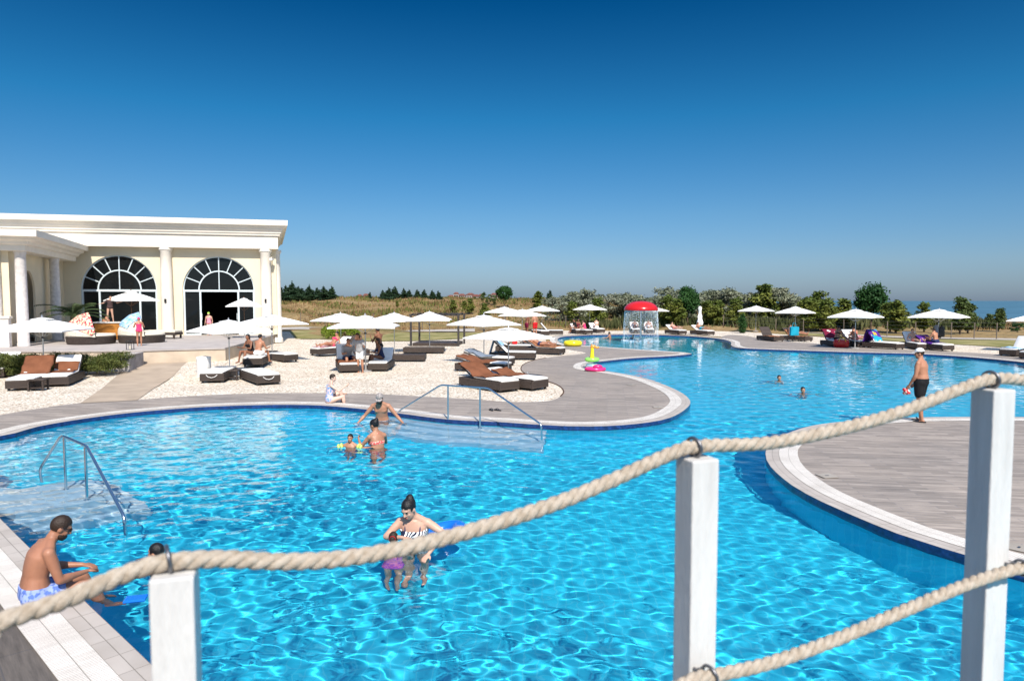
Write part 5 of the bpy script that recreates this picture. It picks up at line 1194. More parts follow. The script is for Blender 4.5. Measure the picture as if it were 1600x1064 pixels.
class Pose:
    """joints of a 1.75 m figure facing +y, right hand on +x"""
    def __init__(s, pel=(0, 0, .95), lean=3, side=0, turn=0, bend=0, head=(0, 0), ra=((.06, -.02, -.29), (.08, .06, -.54)), la=((-.06, -.02, -.29), (-.08, .06, -.54)),
                 rl=((.01, .02, -.43), (.01, -.03, -.86)), ll=((-.01, .02, -.43), (-.01, -.03, -.86)), rh=None, lh=None, rf=(0.0, 1, -.25), lf=(0.0, 1, -.25), fat=1.0, fem=False, child=False, belly=0):
        s.__dict__.update(locals()); s.pel = Vector(pel)
        up = Vector((math.sin(R(side)), math.sin(R(lean)), math.cos(R(lean)))).normalized(); up2 = Vector((math.sin(R(side)), math.sin(R(lean + bend)), math.cos(R(lean + bend)))).normalized()
        L = .50
        s.sp = []                         # curved spine
        p = s.pel.copy(); N = 10
        for k in range(N + 1):
            s.sp.append(p.copy()); p = p + (up.lerp(up2, k / N)).normalized() * L / N
        s.up, s.up2 = up, up2
        rt0 = Vector((1, 0, 0)); s.rt = (rt0 - up * rt0.dot(up)).normalized()
        rt1 = Vector((math.cos(R(turn)), -math.sin(R(turn)) * -1, 0)); s.rt1 = (rt1 - up2 * rt1.dot(up2)).normalized(); s.fw1 = up2.cross(s.rt1)
        s.neck = s.sp[-1]; sw = .165 if fem else .185
        base = s.spine(.86)
        s.rs, s.ls = base + s.rt1 * sw, base - s.rt1 * sw
        s.re, s.rw = s.rs + Vector(ra[0]), s.rs + Vector(ra[1]); s.le, s.lw = s.ls + Vector(la[0]), s.ls + Vector(la[1])
        hw = .088
        s.rhip, s.lhip = s.pel + s.rt * hw - up * .03, s.pel - s.rt * hw - up * .03
        s.rk, s.ran = s.rhip + Vector(rl[0]), s.rhip + Vector(rl[1]); s.lk, s.lan = s.lhip + Vector(ll[0]), s.lhip + Vector(ll[1])
        hu = (up2 + Vector((0, 0, .6)) + s.fw1 * .12).normalized(); pit, yaw = head
        q = Quaternion((0, 0, 1), R(yaw + turn)) @ Quaternion((1, 0, 0), -R(pit)); s.hM = q.to_matrix()
        s.hb = s.neck + hu * .035; s.hc = s.hb + s.hM @ Vector((0, .025, .125))
    def spine(s, t):
        t = max(-.25, min(1, t)); 
        if t < 0: return s.pel + s.up * .5 * t
        k = min(9, int(t * 10)); return s.sp[k].lerp(s.sp[k + 1], t * 10 - k)
    def torso(s, mb, t0=-.2, t1=1.0, grow=0.0, n=20):
        rs = []
        for k in range(n + 1):
            t = t0 + (t1 - t0) * k / n; rx, ry = rowm(t, TORSO); f = s.fat
            if s.fem: rx *= 1.0 + (.07 if t < .2 else -.06)
            if s.belly: ry += s.belly * math.exp(-((t - .22) / .2) ** 2)
            u = max(0, min(1, t)); rt = s.rt.lerp(s.rt1, u).normalized(); upv = s.up.lerp(s.up2, u).normalized(); fw = upv.cross(rt)
            c = s.spine(t) + fw * (s.belly * .5 * math.exp(-((t - .22) / .2) ** 2))
            rs.append([c + rt * (math.copysign(abs(math.cos(a)) ** .85, math.cos(a)) * (rx * f + grow)) + fw * (math.copysign(abs(math.sin(a)) ** .85, math.sin(a)) * (ry * f + grow)) for a in [2 * math.pi * i / 18 for i in range(18)]])
        mb.rings(rs); return mb
    def bust(s, mb, g=0.0):
        for sx in (-1, 1): mb.ell(s.spine(.64) + s.rt1 * .075 * sx + s.fw1 * .095 * s.fat, (.068 + g, .058 + g, .064 + g), None, 10, 8)
def hand(mb, w, d, pn, thumb, r, curl, fine):
    """palm and five unequal bent fingers; d along the forearm, pn palm normal, thumb to which side"""
    d = d.normalized(); pn = (pn - d * pn.dot(d)).normalized(); sd = d.cross(pn) * thumb
    M = Matrix((sd, d, pn)).transposed(); mb.ell(w + d * .045, (.040, .052, .017), M, 10, 6)
    if not fine: mb.ell(w + d * .125, (.036, .05, .014), M, 8, 5); limb(mb, w + d * .03 + sd * .025, w + d * .08 + sd * .062, .013, .010, 6); return
    for k, (off, ln) in enumerate(((.030, .068), (.010, .078), (-.010, .072), (-.029, .056))):
        p0 = w + d * .085 + sd * off; c = curl * (.9 + .12 * k); p1 = p0 + (d * math.cos(c * .5) + pn * math.sin(c * .5)) * ln * .5; p2 = p1 + (d * math.cos(c * 1.3) + pn * math.sin(c * 1.3)) * ln * .3; p3 = p2 + (d * math.cos(c * 1.9) + pn * math.sin(c * 1.9)) * ln * .25
        mb.tube([p0 - d * .02, p0, p1, p2, p3], [.0105, .0105, .0095, .009, .0075], 8); mb.ell(p3, .0075, nu=8, nv=5)
    a = w + d * .025 + sd * .03; b = a + (d * .6 + sd * .7 + pn * .25) * .036; c = b + (d * .9 + sd * .25 + pn * .3) * .030; mb.tube([a, b, c], [.014, .011, .009], 8); mb.ell(c, .009, nu=8, nv=5)
def build_body(P, fine):
    mb = MB(); f = P.fat; P.torso(mb)
    if P.fem: P.bust(mb)
    elif not P.child:
        for sx in (-1, 1): mb.ell(P.spine(.70) + P.rt1 * .072 * sx + P.fw1 * .07 * f, (.075, .045, .055), None, 10, 8)
    fm = .88 if P.fem or P.child else 1.0
    for sh, e, w, hd, th in ((P.rs, P.re, P.rw, P.rh, -1), (P.ls, P.le, P.lw, P.lh, 1)):
        mb.ell(sh, (.060 * fm, .058 * fm, .060 * fm)); limb(mb, sh + (P.spine(.86) - sh) * .35, sh, .06, .057 * fm); limb(mb, P.hb + (sh - P.hb) * .12, sh + P.up2 * .005, .045, .048 * fm, 8); limb(mb, sh, e, .050 * f * fm, .037 * f * fm, 10, .006, .4); limb(mb, e, w, .038 * f * fm, .025 * fm, 10, .007, .25)
        d = (Vector(hd) if hd is not None else (w - e)).normalized(); inn = (P.spine(.3) - w); hand(mb, w, d, inn if hd is None else Vector((0, 0, -1)) + P.fw1 * .2, 1 if False else th * (1 if inn.dot(P.fw1) > -9 else 1), .02, .7, fine)
    for hp, k, a, fd, sx in ((P.rhip, P.rk, P.ran, P.rf, 1), (P.lhip, P.lk, P.lan, P.lf, -1)):
        mb.ell(hp + P.up * .01 - P.up.cross(P.rt) * .02, .098 * f); limb(mb, hp, k, .086 * f, .052 * f, 12, .006, .3); back = (k - hp).normalized().lerp((a - k).normalized(), .5).cross(P.rt)
        limb(mb, k, a, .050 * f, .034, 10, .014 * f, .3); fd = Vector(fd).normalized(); s_ = (fd.cross(Vector((0, 0, 1)))); s_ = s_.normalized() if s_.length > .1 else Vector((1, 0, 0)); M = Matrix((s_, fd, s_.cross(fd))).transposed()
        mb.ell(a + fd * .07 + Vector((0, 0, -.02)), (.042, .118, .032), M, 10, 6); mb.ell(a - Vector((0, 0, .02)) - fd * .02, (.034, .042, .038), M, 8, 6)
        for q in range(5): mb.ell(a + fd * (.175 - .012 * abs(q - 1.2)) + s_ * (.03 - .015 * q) * -sx + Vector((0, 0, -.03)), (.010, .02, .011), M, 6, 5)
    limb(mb, P.spine(.93), P.hb + P.hM @ Vector((0, .0, .04)), .060 * fm, .055 * fm, 12)
    c, M = P.hc, P.hM; hs = 1.0
    mb.ell(c + M @ Vector((0, -.012, .02)), (.074, .094, .098), M, 16, 12); mb.ell(c + M @ Vector((0, .022, -.045)), (.058, .064, .075), M, 14, 10); mb.ell(c + M @ Vector((0, .052, -.095)), (.030, .026, .024), M, 10, 8)
    mb.ell(c + M @ Vector((0, .076, .028)), (.050, .014, .013), M, 10, 6)
    n0, n1 = c + M @ Vector((0, .082, .012)), c + M @ Vector((0, .104, -.030)); mb.tube([n0, n0.lerp(n1, .5), n1], [.009, .011, .015], 8); mb.ell(n1, (.017, .013, .011), M, 8, 6)
    for sx in (-1, 1):
        mb.ell(c + M @ Vector((sx * .075, -.008, -.012)), (.010, .020, .032), M, 8, 6); mb.ell(c + M @ Vector((sx * .036, .060, -.030)), (.022, .018, .020), M, 8, 6)
    mb.ell(c + M @ Vector((0, .078, -.066)), (.022, .012, .010), M, 8, 6)
    return mb
def fuse(mb, vox, name, sm=4):
    me = mb.mesh(name); o = bpy.data.objects.new('tmp', me); C.objects.link(o)
    m = o.modifiers.new('r', 'REMESH'); m.mode = 'VOXEL'; m.voxel_size = vox; m.use_smooth_shade = True
    if sm: q = o.modifiers.new('s', 'SMOOTH'); q.factor = .5; q.iterations = sm
    dg = bpy.context.evaluated_depsgraph_get(); out = bpy.data.meshes.new_from_object(o.evaluated_get(dg)); out.name = name
    bpy.data.objects.remove(o); bpy.data.meshes.remove(me); out.polygons.foreach_set('use_smooth', [True] * len(out.polygons)); return out
def person(loc, rz, P, label, skin='tan', hair='black', hairstyle='short', wear=(), size=1.0, vox=.02, fine=False, eyes=False, wet=False, group=None):
    body = link('person', fuse(build_body(P, fine), vox, 'person', 3), SK[skin], None, loc, R(rz)); body.scale = (size,) * 3
    tag(body, label, 'person', group)
    c, M = P.hc, P.hM
    def part(mb, name, m, v=None, sm=3):
        o = link(name, fuse(mb, v or vox, name, sm), m, body); return o
    if hair:
        hb = MB(); hb.ell(c + M @ Vector((0, -.015, .026)), (.0795, .0975, .098), M, 20, 16)
        if hairstyle in ('long', 'bob'): hb.ell(c + M @ Vector((0, -.055, -.05)), (.082, .055, .12), M, 14, 10)
        if hairstyle == 'long': hb.ell(c + M @ Vector((0, -.075, -.17)), (.075, .04, .12), M, 12, 8)
        if hairstyle == 'bun': hb.ell(c + M @ Vector((0, -.085, .095)), (.046, .046, .042), M, 12, 8); hb.ell(c + M @ Vector((0, -.06, .05)), (.07, .06, .07), M, 12, 8)
        if hairstyle == 'lowbun': hb.ell(c + M @ Vector((0, -.115, .02)), (.05, .045, .05), M, 12, 8)
        if hairstyle == 'tail': hb.ell(c + M @ Vector((0, -.13, -.06)), (.035, .03, .11), M, 12, 8)
        me = fuse(hb, min(vox, .012), 'hair', 2); bm = bmesh.new(); bm.from_mesh(me); Mi_ = M.inverted(); dl = []
        for v in bm.verts:
            q = Mi_ @ (v.co - c)
            if (q.y > .040 and q.z < .062 - .25 * abs(q.x)) or (q.y > .0 and q.z < -.005) or (hairstyle in ('short', 'bun', 'lowbun', 'tail') and q.z < -.055 + max(0, -q.y) * -.25 and q.y > -.1): dl.append(v)
        bmesh.ops.delete(bm, geom=dl, context='VERTS'); bm.to_mesh(me); bm.free(); link('hair', me, HAIR[hair], body, smooth=True)
    if eyes:
        for sx in (-1, 1): MB().ell(c + M @ Vector((sx * .031, .0745, .008)), (.012, .007, .0055), M, 8, 6).build('eye', M_eye, body, smooth=True); MB().ell(c + M @ Vector((sx * .031, .080, .026)), (.019, .006, .0032), M, 8, 6).build('eyebrow', HAIR['black'], body)
        MB().ell(c + M @ Vector((0, .088, -.066)), (.022, .006, .0065), M, 8, 6).build('lips', M_lip, body, smooth=True)
    f = P.fat
    for w in wear:
        kind, colr = w[:2]; m = CLO.get(colr) or TOW.get(colr); mb = MB()
        if kind in ('trunks', 'briefs', 'shorts'):
            P.torso(mb, -.19, .16, .009); ext = dict(trunks=.42, briefs=.06, shorts=.62)[kind]; gw = dict(trunks=.016, briefs=.010, shorts=.026)[kind]
            for hp, k in ((P.rhip, P.rk), (P.lhip, P.lk)): mb.ell(hp + P.up * .01 - P.up.cross(P.rt) * .02, .098 * f + .010); limb(mb, hp, hp.lerp(k, ext), .086 * f + gw, (.086 - .030 * ext) * f + gw, 14)
            part(mb, 'swim_trunks', m)
        elif kind == 'swimsuit':
            P.torso(mb, -.20, .76, .008)
            if P.fem: P.bust(mb, .008)
            for hp in (P.rhip, P.lhip): mb.ell(hp + P.up * .02 - P.up.cross(P.rt) * .02, .098 * f + .004)
            o = part(mb, 'swimsuit', m)
            st_ = MB()
            for sx in (-1, 1):
                q = [P.spine(.70) + P.rt1 * .085 * sx + P.fw1 * .118 * f, P.spine(.84) + P.rt1 * .088 * sx + P.fw1 * .088, P.spine(.93) + P.rt1 * .085 * sx + P.fw1 * .01 + P.up2 * .012, P.spine(.84) + P.rt1 * .085 * sx - P.fw1 * .098, P.spine(.68) + P.rt1 * .08 * sx - P.fw1 * .118]
                q = smooth_open(q, .02); t_ = MB(); t_.tube(q, .008, 6); t_.build('strap', m if len(w) < 3 else CLO[w[2]], o, smooth=True)
        elif kind == 'bikini':
            P.torso(mb, .54, .68, .007); P.bust(mb, .007) if P.fem else None; o = part(mb, 'bikini_top', m, min(vox, .012)); mb = MB(); P.torso(mb, -.19, .04, .008)
            for hp in (P.rhip, P.lhip): mb.ell(hp + P.up * .0 - P.up.cross(P.rt) * .02, .098 * f + .005)
            part(mb, 'bikini_bottom', m)
            t_ = MB(); q = [P.spine(.70) + P.rt1 * .075 + P.fw1 * .115, P.spine(.93) + P.rt1 * .065 + P.fw1 * .02, P.spine(.97) - P.fw1 * .068, P.spine(.93) - P.rt1 * .065 + P.fw1 * .02, P.spine(.70) - P.rt1 * .075 + P.fw1 * .115]; t_.tube(smooth_open(q, .02), .008, 6); t_.build('halter_strap', m, o, smooth=True)
        elif kind == 'shirt':
            P.torso(mb, -.10, .95, .018)
            for sh, e in ((P.rs, P.re), (P.ls, P.le)): mb.ell(sh, .072); limb(mb, sh, sh.lerp(e, .7), .066, .062); limb(mb, sh + (P.spine(.86) - sh) * .35, sh, .07, .07)
            part(mb, 'shirt', m)
        elif kind == 'towel':
            P.torso(mb, -.2, .1, .03)
            for hp, k in ((P.rhip, P.rk), (P.lhip, P.lk)): limb(mb, hp, hp.lerp(k, .8), .115, .10)
            part(mb, 'wrapped_towel', m)
        elif kind == 'cap':
            mb.ell(c + M @ Vector((0, -.016, .042)), (.089, .104, .092), M, 18, 14); me = fuse(mb, .012, 'cap', 2); bm = bmesh.new(); bm.from_mesh(me); bmesh.ops.delete(bm, geom=[v for v in bm.verts if (M.inverted() @ (v.co - c)).z < .036], context='VERTS'); bm.to_mesh(me); bm.free(); o = link('cap', me, m, body, smooth=True); so = o.modifiers.new('thickness', 'SOLIDIFY'); so.thickness = .006
            vz = MB(); n = 12; top = [c + M @ Vector((.078 * math.cos(math.pi * k / n), .065 + .085 * math.sin(math.pi * k / n), .042 - .012 * math.sin(math.pi * k / n))) for k in range(n + 1)]; low = [p - M @ Vector((0, 0, .006)) for p in top]; base_ = n + 1
            vz.add(top + low, [list(range(n + 1)), list(reversed(range(base_, 2 * base_)))] + [[k, base_ + k, base_ + k + 1, k + 1] for k in range(n)] + [[n, 2 * n + 1, base_, 0]]); vz.build('visor', m, o)
        elif kind == 'swimcap':
            mb.ell(c + M @ Vector((0, -.014, .030)), (.083, .101, .095), M, 18, 14); me = fuse(mb, .012, 'swim_cap', 2); bm = bmesh.new(); bm.from_mesh(me); bmesh.ops.delete(bm, geom=[v for v in bm.verts if (M.inverted() @ (v.co - c)).z < .01], context='VERTS'); bm.to_mesh(me); bm.free(); link('swim_cap', me, m, body, smooth=True)
        elif kind == 'sunglasses':
            g = MB()
            for sx in (-1, 1): g.ell(c + M @ Vector((sx * .034, .088, .008)), (.027, .007, .019), M, 12, 8); g.tube([c + M @ Vector((sx * .06, .082, .014)), c + M @ Vector((sx * .080, .04, .014)), c + M @ Vector((sx * .083, -.02, .008))], .004, 6)
            g.tube([c + M @ Vector((-.02, .094, .012)), c + M @ Vector((.02, .094, .012))], .004, 6); g.build('sunglasses', M_black, body, smooth=True)
        elif kind == 'beard':
            mb.ell(c + M @ Vector((0, .034, -.068)), (.062, .062, .055), M, 14, 10); mb.ell(c + M @ Vector((0, .057, -.098)), (.033, .028, .026), M, 10, 8); me = fuse(mb, .011, 'beard', 2); bm = bmesh.new(); bm.from_mesh(me); bmesh.ops.delete(bm, geom=[v for v in bm.verts if (lambda q: q.z > -.045 or (abs(q.x) < .022 and -.075 < q.z < -.055 and q.y > .05))(M.inverted() @ (v.co - c))], context='VERTS'); bm.to_mesh(me); bm.free(); link('beard', me, HAIR['brown'], body, smooth=True)
        elif kind == 'sandals':
            for a, fd in ((P.ran, P.rf), (P.lan, P.lf)):
                fd = Vector((fd[0], fd[1], 0)).normalized(); s_ = Vector((fd.y, -fd.x, 0)); q = Vector((a.x, a.y, .0)) + fd * .06; g = MB(); n = 20
                g.prism([((q + fd * .145 * math.cos(2 * math.pi * k / n) + s_ * .05 * math.sin(2 * math.pi * k / n)).x, (q + fd * .145 * math.cos(2 * math.pi * k / n) + s_ * .05 * math.sin(2 * math.pi * k / n)).y) for k in range(n)], .0, .024); g.tube([q + s_ * .045 + Vector((0, 0, .02)), q + fd * .04 + Vector((0, 0, .075)), q - s_ * .045 + Vector((0, 0, .02))], .011, 6); g.build('flip_flop', M_black, body)
        elif kind == 'armbands':
            for sh, e in ((P.rs, P.re), (P.ls, P.le)):
                d_ = (e - sh).normalized(); x_ = d_.orthogonal().normalized(); Mx = Matrix((x_, d_.cross(x_), d_)).transposed(); g = MB()
                for q in (.35, .75): torus(g, sh.lerp(e, q), .062, .036, Mx, 20, 8)
                g.build('armband', vinyl('lime_yellow_vinyl', (.62, .88, .16)), body, smooth=True)
        elif kind == 'scrunchie': torus(MB(), c + M @ Vector((.0, -.115, .02)), .034, .018, M @ Matrix.Rotation(R(90), 3, 'X'), 18, 8).build('scrunchie', CLO['red'], body, smooth=True)
        elif kind == 'wristband': limb(mb, P.rw.lerp(P.re, .08), P.rw.lerp(P.re, .2), .033, .034); mb.build('wristband', m, body, smooth=True)
    if wet:
        body.cycles.is_caustics_receiver = True
        for k in kids(body): k.cycles.is_caustics_receiver = True
    return body
WPOSE = dict(pel=(0, 0, .93))
def wade(px, py, hidden, rz, P, label, **kw):
    """someone standing in the pool: the waterline shows at this pixel and lies that high up the figure"""
    g = G(px, py, WZ); return person((g.x, g.y, WZ - hidden), rz, P, label, wet=True, **kw)
# --- the seated man at the left edge
# hips on the rim, hands together over the knees, feet in the water
g = G(56, 940, .017)
Pm = Pose(pel=(0, 0, .10), lean=-2, bend=40, head=(30, -4), ra=((.05, .07, -.27), (-.09, .32, -.29)), la=((-.05, .09, -.26), (.08, .33, -.28)), rh=(-.6, .8, -.1), lh=(.6, .8, -.15),
    rl=((.05, .43, .02), (.03, .62, -.36)), ll=((-.06, .43, .03), (-.08, .56, -.38)), rf=(0, 1, -.5), lf=(0, 1, -.5), fat=1.13)
person(g, -47, Pm, 'shirtless man in blue patterned trunks and sunglasses sitting on the pool edge', 'deep', 'brown', 'short', [('trunks', 'blue'), ('sunglasses', 'black'), ('beard', 'black')], .95, .011, True, True, True)
# --- the child by the left post
Pk = Pose(pel=(0, 0, .93), lean=8, head=(5, 10), ra=((.10, .20, -.14), (.06, .42, -.08)), la=((-.10, .20, -.14), (-.02, .42, -.08)), child=True)
wade(256, 886, 1.20, 75, Pk, 'child in the water half hidden by the post next to the seated man', skin='tan', hair='black', size=.86, vox=.013, fine=True, wear=[('trunks', 'navy'), ('wristband', 'black')])
g = G(212, 936, WZ); o = MB().box(-.10, .10, -.07, .07, 0, .03).build('kickboard', M_blu, None, (g.x, g.y, WZ - .01), R(15), bevel=.014); tag(o, 'small blue foam board floating before the child at the seated man', 'float')
# --- the woman in stripes with the girl
Pw = Pose(pel=(0, 0, .93), lean=8, bend=16, head=(30, -26), ra=((.15, .08, -.15), (-.08, .24, -.10)), la=((-.20, .06, -.10), (-.06, .28, -.27)), rh=(-.95, .1, -.1), lh=(.35, .85, -.3), fem=True, fat=1.12)
wade(650, 852, 1.03, 176, Pw, 'woman with black bun in a striped swimsuit standing in the pool, looking down', skin='fair', hair='black', hairstyle='bun', wear=[('swimsuit', 'striped', 'navy')], size=1.0, vox=.010, fine=True, eyes=True)
Pg = Pose(pel=(0, 0, .93), lean=4, head=(6, 0), ra=((.10, .12, -.22), (.05, .36, -.20)), la=((-.10, .12, -.22), (-.05, .36, -.20)), child=True)
wade(614, 868, .93, 2, Pg, 'girl with a red hair tie and purple swimsuit, back turned, before the woman in stripes', skin='fair', hair='brown', hairstyle='lowbun', wear=[('swimsuit', 'purple'), ('scrunchie', 'red')], size=.70, vox=.010, fine=True)
g = G(692, 842, WZ); o = torus(MB(), (0, 0, .06), .20, .085, Matrix.Rotation(R(-14), 3, 'Y')).build('swim_ring', M_blu, None, (g.x + .02, g.y, WZ + .01), smooth=True); tag(o, 'blue inflatable swim ring held by the woman in the striped swimsuit', 'swim ring')
# --- mother and boy in mid pool, man with grey cap, woman on the edge
Pmo = Pose(pel=(0, 0, .93), lean=5, bend=6, head=(14, 25), ra=((.12, .14, -.18), (-.05, .30, -.24)), la=((-.10, .16, -.20), (-.04, .36, -.10)), fem=True, fat=1.02)
wade(591, 699, 1.14, 40, Pmo, 'woman with black hair in a coral bikini, back turned, wading beside the boy', skin='tan', hair='black', hairstyle='bun', wear=[('bikini', 'coral')], size=1.0, vox=.012, fine=True)
Pb = Pose(pel=(0, 0, .93), lean=0, head=(2, 0), ra=((.20, .04, -.06), (.34, .16, -.08)), la=((-.22, .08, -.04), (-.44, .12, .0)), child=True)
wade(548, 698, .93, 172, Pb, 'small boy with lime armbands facing the camera in mid pool', skin='tan', hair='black', wear=[('armbands', 'lime'), ('trunks', 'navy')], size=.70, vox=.010, fine=True, eyes=True)
Pc = Pose(pel=(0, 0, .93), lean=14, bend=14, head=(30, 0), ra=((.20, .02, -.24), (.36, .16, -.42)), la=((-.20, .02, -.24), (-.38, .16, -.40)), rl=((.02, .14, -.41), (.02, .02, -.82)), fat=1.05)
wade(597, 657, .98, 180, Pc, 'bearded man in a grey cap coming down the pool stairs, arms spread', skin='tan', hair=None, wear=[('cap', 'greycap'), ('beard', 'black'), ('trunks', 'grey')], size=1.02, vox=.011, fine=True, eyes=True)
g = G(513, 631, 0)
Pf = Pose(pel=(0, 0, .12), lean=4, bend=8, head=(10, -20), ra=((.10, .20, -.16), (.06, .40, -.02)), la=((-.08, .16, -.24), (-.02, .38, -.28)), rl=((.05, .40, .12), (.03, .44, -.28)), ll=((-.03, .36, .24), (-.03, .42, -.16)), fem=True)
person((g.x, g.y + .1, .0), -68, Pf, 'woman in a blue floral swimsuit sitting on the far pool edge with one knee raised', 'pale', 'brown', 'short', [('swimsuit', 'floral')], .92, .012, True, False, True)
for px, py, lab, cl_ in ((1217, 594, 'dark haired boy swimming, the farther of two heads in the wide water', 'white'), (1254, 613.5, 'dark haired boy swimming, the nearer of two heads in the wide water', 'teal')):
    Ps = Pose(pel=(0, 0, .93), head=(-2, 8), ra=((.20, .10, -.14), (.30, .3, -.2)), la=((-.20, .10, -.14), (-.30, .3, -.2)), child=True); wade(px, py, 1.31, 168, Ps, lab, skin='tan', hair='black', size=.88, vox=.013, wear=[('trunks', cl_)])
Ps = Pose(pel=(0, 0, .93), head=(5, 0), ra=((.16, .14, -.16), (.1, .4, -.15)), la=((-.16, .14, -.16), (-.1, .4, -.15)), child=True)
wade(953, 529, 1.10, 60, Ps, 'child wading left of the red water mushroom', skin='tan', hair='brown', size=.95, vox=.018, wear=[('trunks', 'navy')])
Ps = Pose(pel=(0, 0, .93), lean=38, head=(10, 0), ra=((.16, .24, -.16), (.1, .46, -.15)), la=((-.16, .24, -.16), (-.1, .46, -.15)), child=True)
wade(983, 530, 1.05, -70, Ps, 'child in a navy suit leaning under the red water mushroom', skin='brown', hair='black', size=.9, vox=.018, wear=[('swimsuit', 'navy')])
# --- the man standing on the island
g = G(1437, 658.5, .009)
Ph = Pose(pel=(0, 0, .94), lean=-2, bend=9, head=(6, 24), ra=((.07, .04, -.29), (.06, .20, -.50)), la=((-.07, .02, -.29), (-.05, .16, -.52)), rl=((.02, .05, -.43), (.03, .02, -.87)), ll=((-.01, -.01, -.43), (-.02, -.09, -.87)), fat=1.16, belly=.03)
person((g.x, g.y, .014), 40, Ph, 'man in a white cap and black shorts standing on the stone island with flip-flops', 'tan', 'brown', 'short', [('shorts', 'black'), ('cap', 'white'), ('sandals', 'black')], 1.0, .012, True)
M_shoe = cl_m('red_white_cloth', (.6, .03, .04), (.8, .75, .65), 14)
q = Matrix.Translation(g) @ Matrix.Rotation(R(40), 4, 'Z') @ (Ph.lw + Vector((.02, .06, -.14))); t = MB(); t.ell((0, 0, 0), (.07, .11, .06), Euler((.5, .2, .4)).to_matrix(), 12, 8); t.ell((.02, .08, -.05), (.05, .08, .045), None, 10, 8); o = t.build('water_shoe', M_shoe, None, q, smooth=True); tag(o, 'red and white cloth shoe held by the man in the cap', 'shoe')
# --- sunbathers
SIT = dict(pel=(0, 0, .10), lean=10, bend=12)
def sit(px, py, head, s, rz, lab, skin='tan', hair='black', style='short', wear=(('trunks', 'navy'),), size=1.0, v=0, pose=None, z=0, **kw):
    p = on_lounger(px, py, head, s, v, z); P = Pose(**{**SIT, **dict(rl=((.06, .42, .06), (.06, .52, -.34)), ll=((-.06, .42, .06), (-.06, .52, -.34)), ra=((.06, .10, -.26), (.02, .32, -.22)), la=((-.06, .10, -.26), (-.02, .32, -.22))), **(pose or {}), **kw})
    return person(p, rz, P, lab, skin, hair, style, list(wear), size, .018)
LEGS = dict(rl=((.05, .40, .12), (.06, .80, .0)), ll=((-.05, .40, .16), (-.06, .80, .0)))
LIE = dict(pel=(0, 0, .11), lean=-48, bend=8, head=(8, 0), rl=((.04, .42, .03), (.05, .84, -.02)), ll=((-.04, .42, .12), (-.05, .82, -.02)), ra=((.12, .02, -.26), (.12, .26, -.30)), la=((-.12, .02, -.26), (-.12, .26, -.30)), rf=(0, .4, 1), lf=(0, .4, 1))
FLAT = {**LIE, 'lean': -66}
sit(*LG['f'], .55, -20, 'man in white shorts with bare back sitting near the terrace corner', 'tan', 'black', 'short', [('trunks', 'white')], pose=dict(rz=0) and {}, v=.1)
sit(*LG['f'], .95, 150, 'dark haired woman in black beside the man in white shorts', 'brown', 'black', 'long', [('swimsuit', 'black')], fem=True, v=-.25)
sit(*LG['h'], .95, 145, 'dark haired sunbather reclining in front of the green bushes', 'tan', 'black', 'bun', [('bikini', 'pink')], pose=LIE, fem=True)
sit(*LG['i'], .85, -150 + 360, 'man in a grey shirt sitting sideways on the steep-backed lounger', 'tan', 'brown', 'short', [('shirt', 'greyshirt'), ('shorts', 'navy')], size=1.05)
g = G(563, 582.5); Pt = Pose(pel=(0, 0, .92), lean=14, head=(18, -20), ra=((.10, .16, -.22), (.08, .38, -.16)), la=((-.12, .12, -.24), (-.2, .34, -.16)))
person(g, 165, Pt, 'person in a grey top and white shorts standing by the parasol pole', 'tan', 'brown', 'bob', [('shirt', 'greyshirt'), ('shorts', 'white')], .95, .018)
sit(*LG['j'], .9, 120, 'person in navy sitting in shade beside the standing dark-tanned man', 'brown', 'brown', 'bob', [('swimsuit', 'navy')], fem=True)
sit(*LG['m'], .8, 190, 'child sitting far back in the shade of the family parasol', 'brown', 'black', 'short', [('trunks', 'red')], size=.8)
g = G(593, 573.5); person(g, 60, Pose(pel=(0, 0, .95), lean=4, head=(12, 10), ra=((.05, .16, -.26), (-.02, .30, -.04)), la=((-.05, .14, -.27), (-.02, .26, -.06))), 'dark-tanned man in dark briefs standing under the family parasol', 'brown', 'black', 'short', [('briefs', 'black')], .98, .018)
g = G(836, 528); person((g.x, g.y, .1), 30, Pose(pel=(0, 0, .95), lean=6, head=(10, 0)), 'tanned man in red trunks standing under a parasol', 'tan', 'brown', 'short', [('shorts', 'red')], 1.05, .02)
g = G(823, 529); person((g.x, g.y, .1), -60, Pose(pel=(0, 0, .95), lean=12, head=(14, 0)), 'dark tanned person bending beside the man in red trunks', 'brown', 'black', 'short', [('trunks', 'maroon')], 1.05, .02)
sit(*LG['t'], 1.2, -30 - 90, 'sunbather lying on the orange towel left of the yellow ring', 'tan', 'brown', 'short', [('briefs', 'navy')], pose=FLAT)
sit(*LG['s'], 1.0, 95, 'person bending over behind the blue towelled lounger', 'brown', 'black', 'short', [('trunks', 'red')], size=.9)
sit(*LG['x'], .8, 190, 'dark haired person, leftmost of the four seated under the far parasol', 'brown', 'black', 'bob', [('swimsuit', 'maroon')], fem=True)
sit(*LG['y'], .6, 60, 'fair haired child, second of the four seated under the far parasol', 'fair', 'brown', 'bob', [('swimsuit', 'pink')], size=.9)
sit(*LG['y'], 1.3, 100, 'person in black behind the pole, third of the four under the far parasol', 'brown', 'black', 'short', [('shirt', 'black')], v=-.4)
sit(*LG['z'], .9, 10, 'person with bare pale back, rightmost of the four under the far parasol', 'fair', 'black', 'bun', [('bikini', 'white')], fem=True)
sit(*LG['A'], 1.0, 178, 'sunbather lying behind the left half of the water curtain', 'brown', 'black', 'short', [('trunks', 'black')], pose=LIE)
sit(*LG['B'], 1.0, 176, 'sunbather lying behind the right half of the water curtain', 'tan', 'brown', 'short', [('trunks', 'white')], pose=LIE)
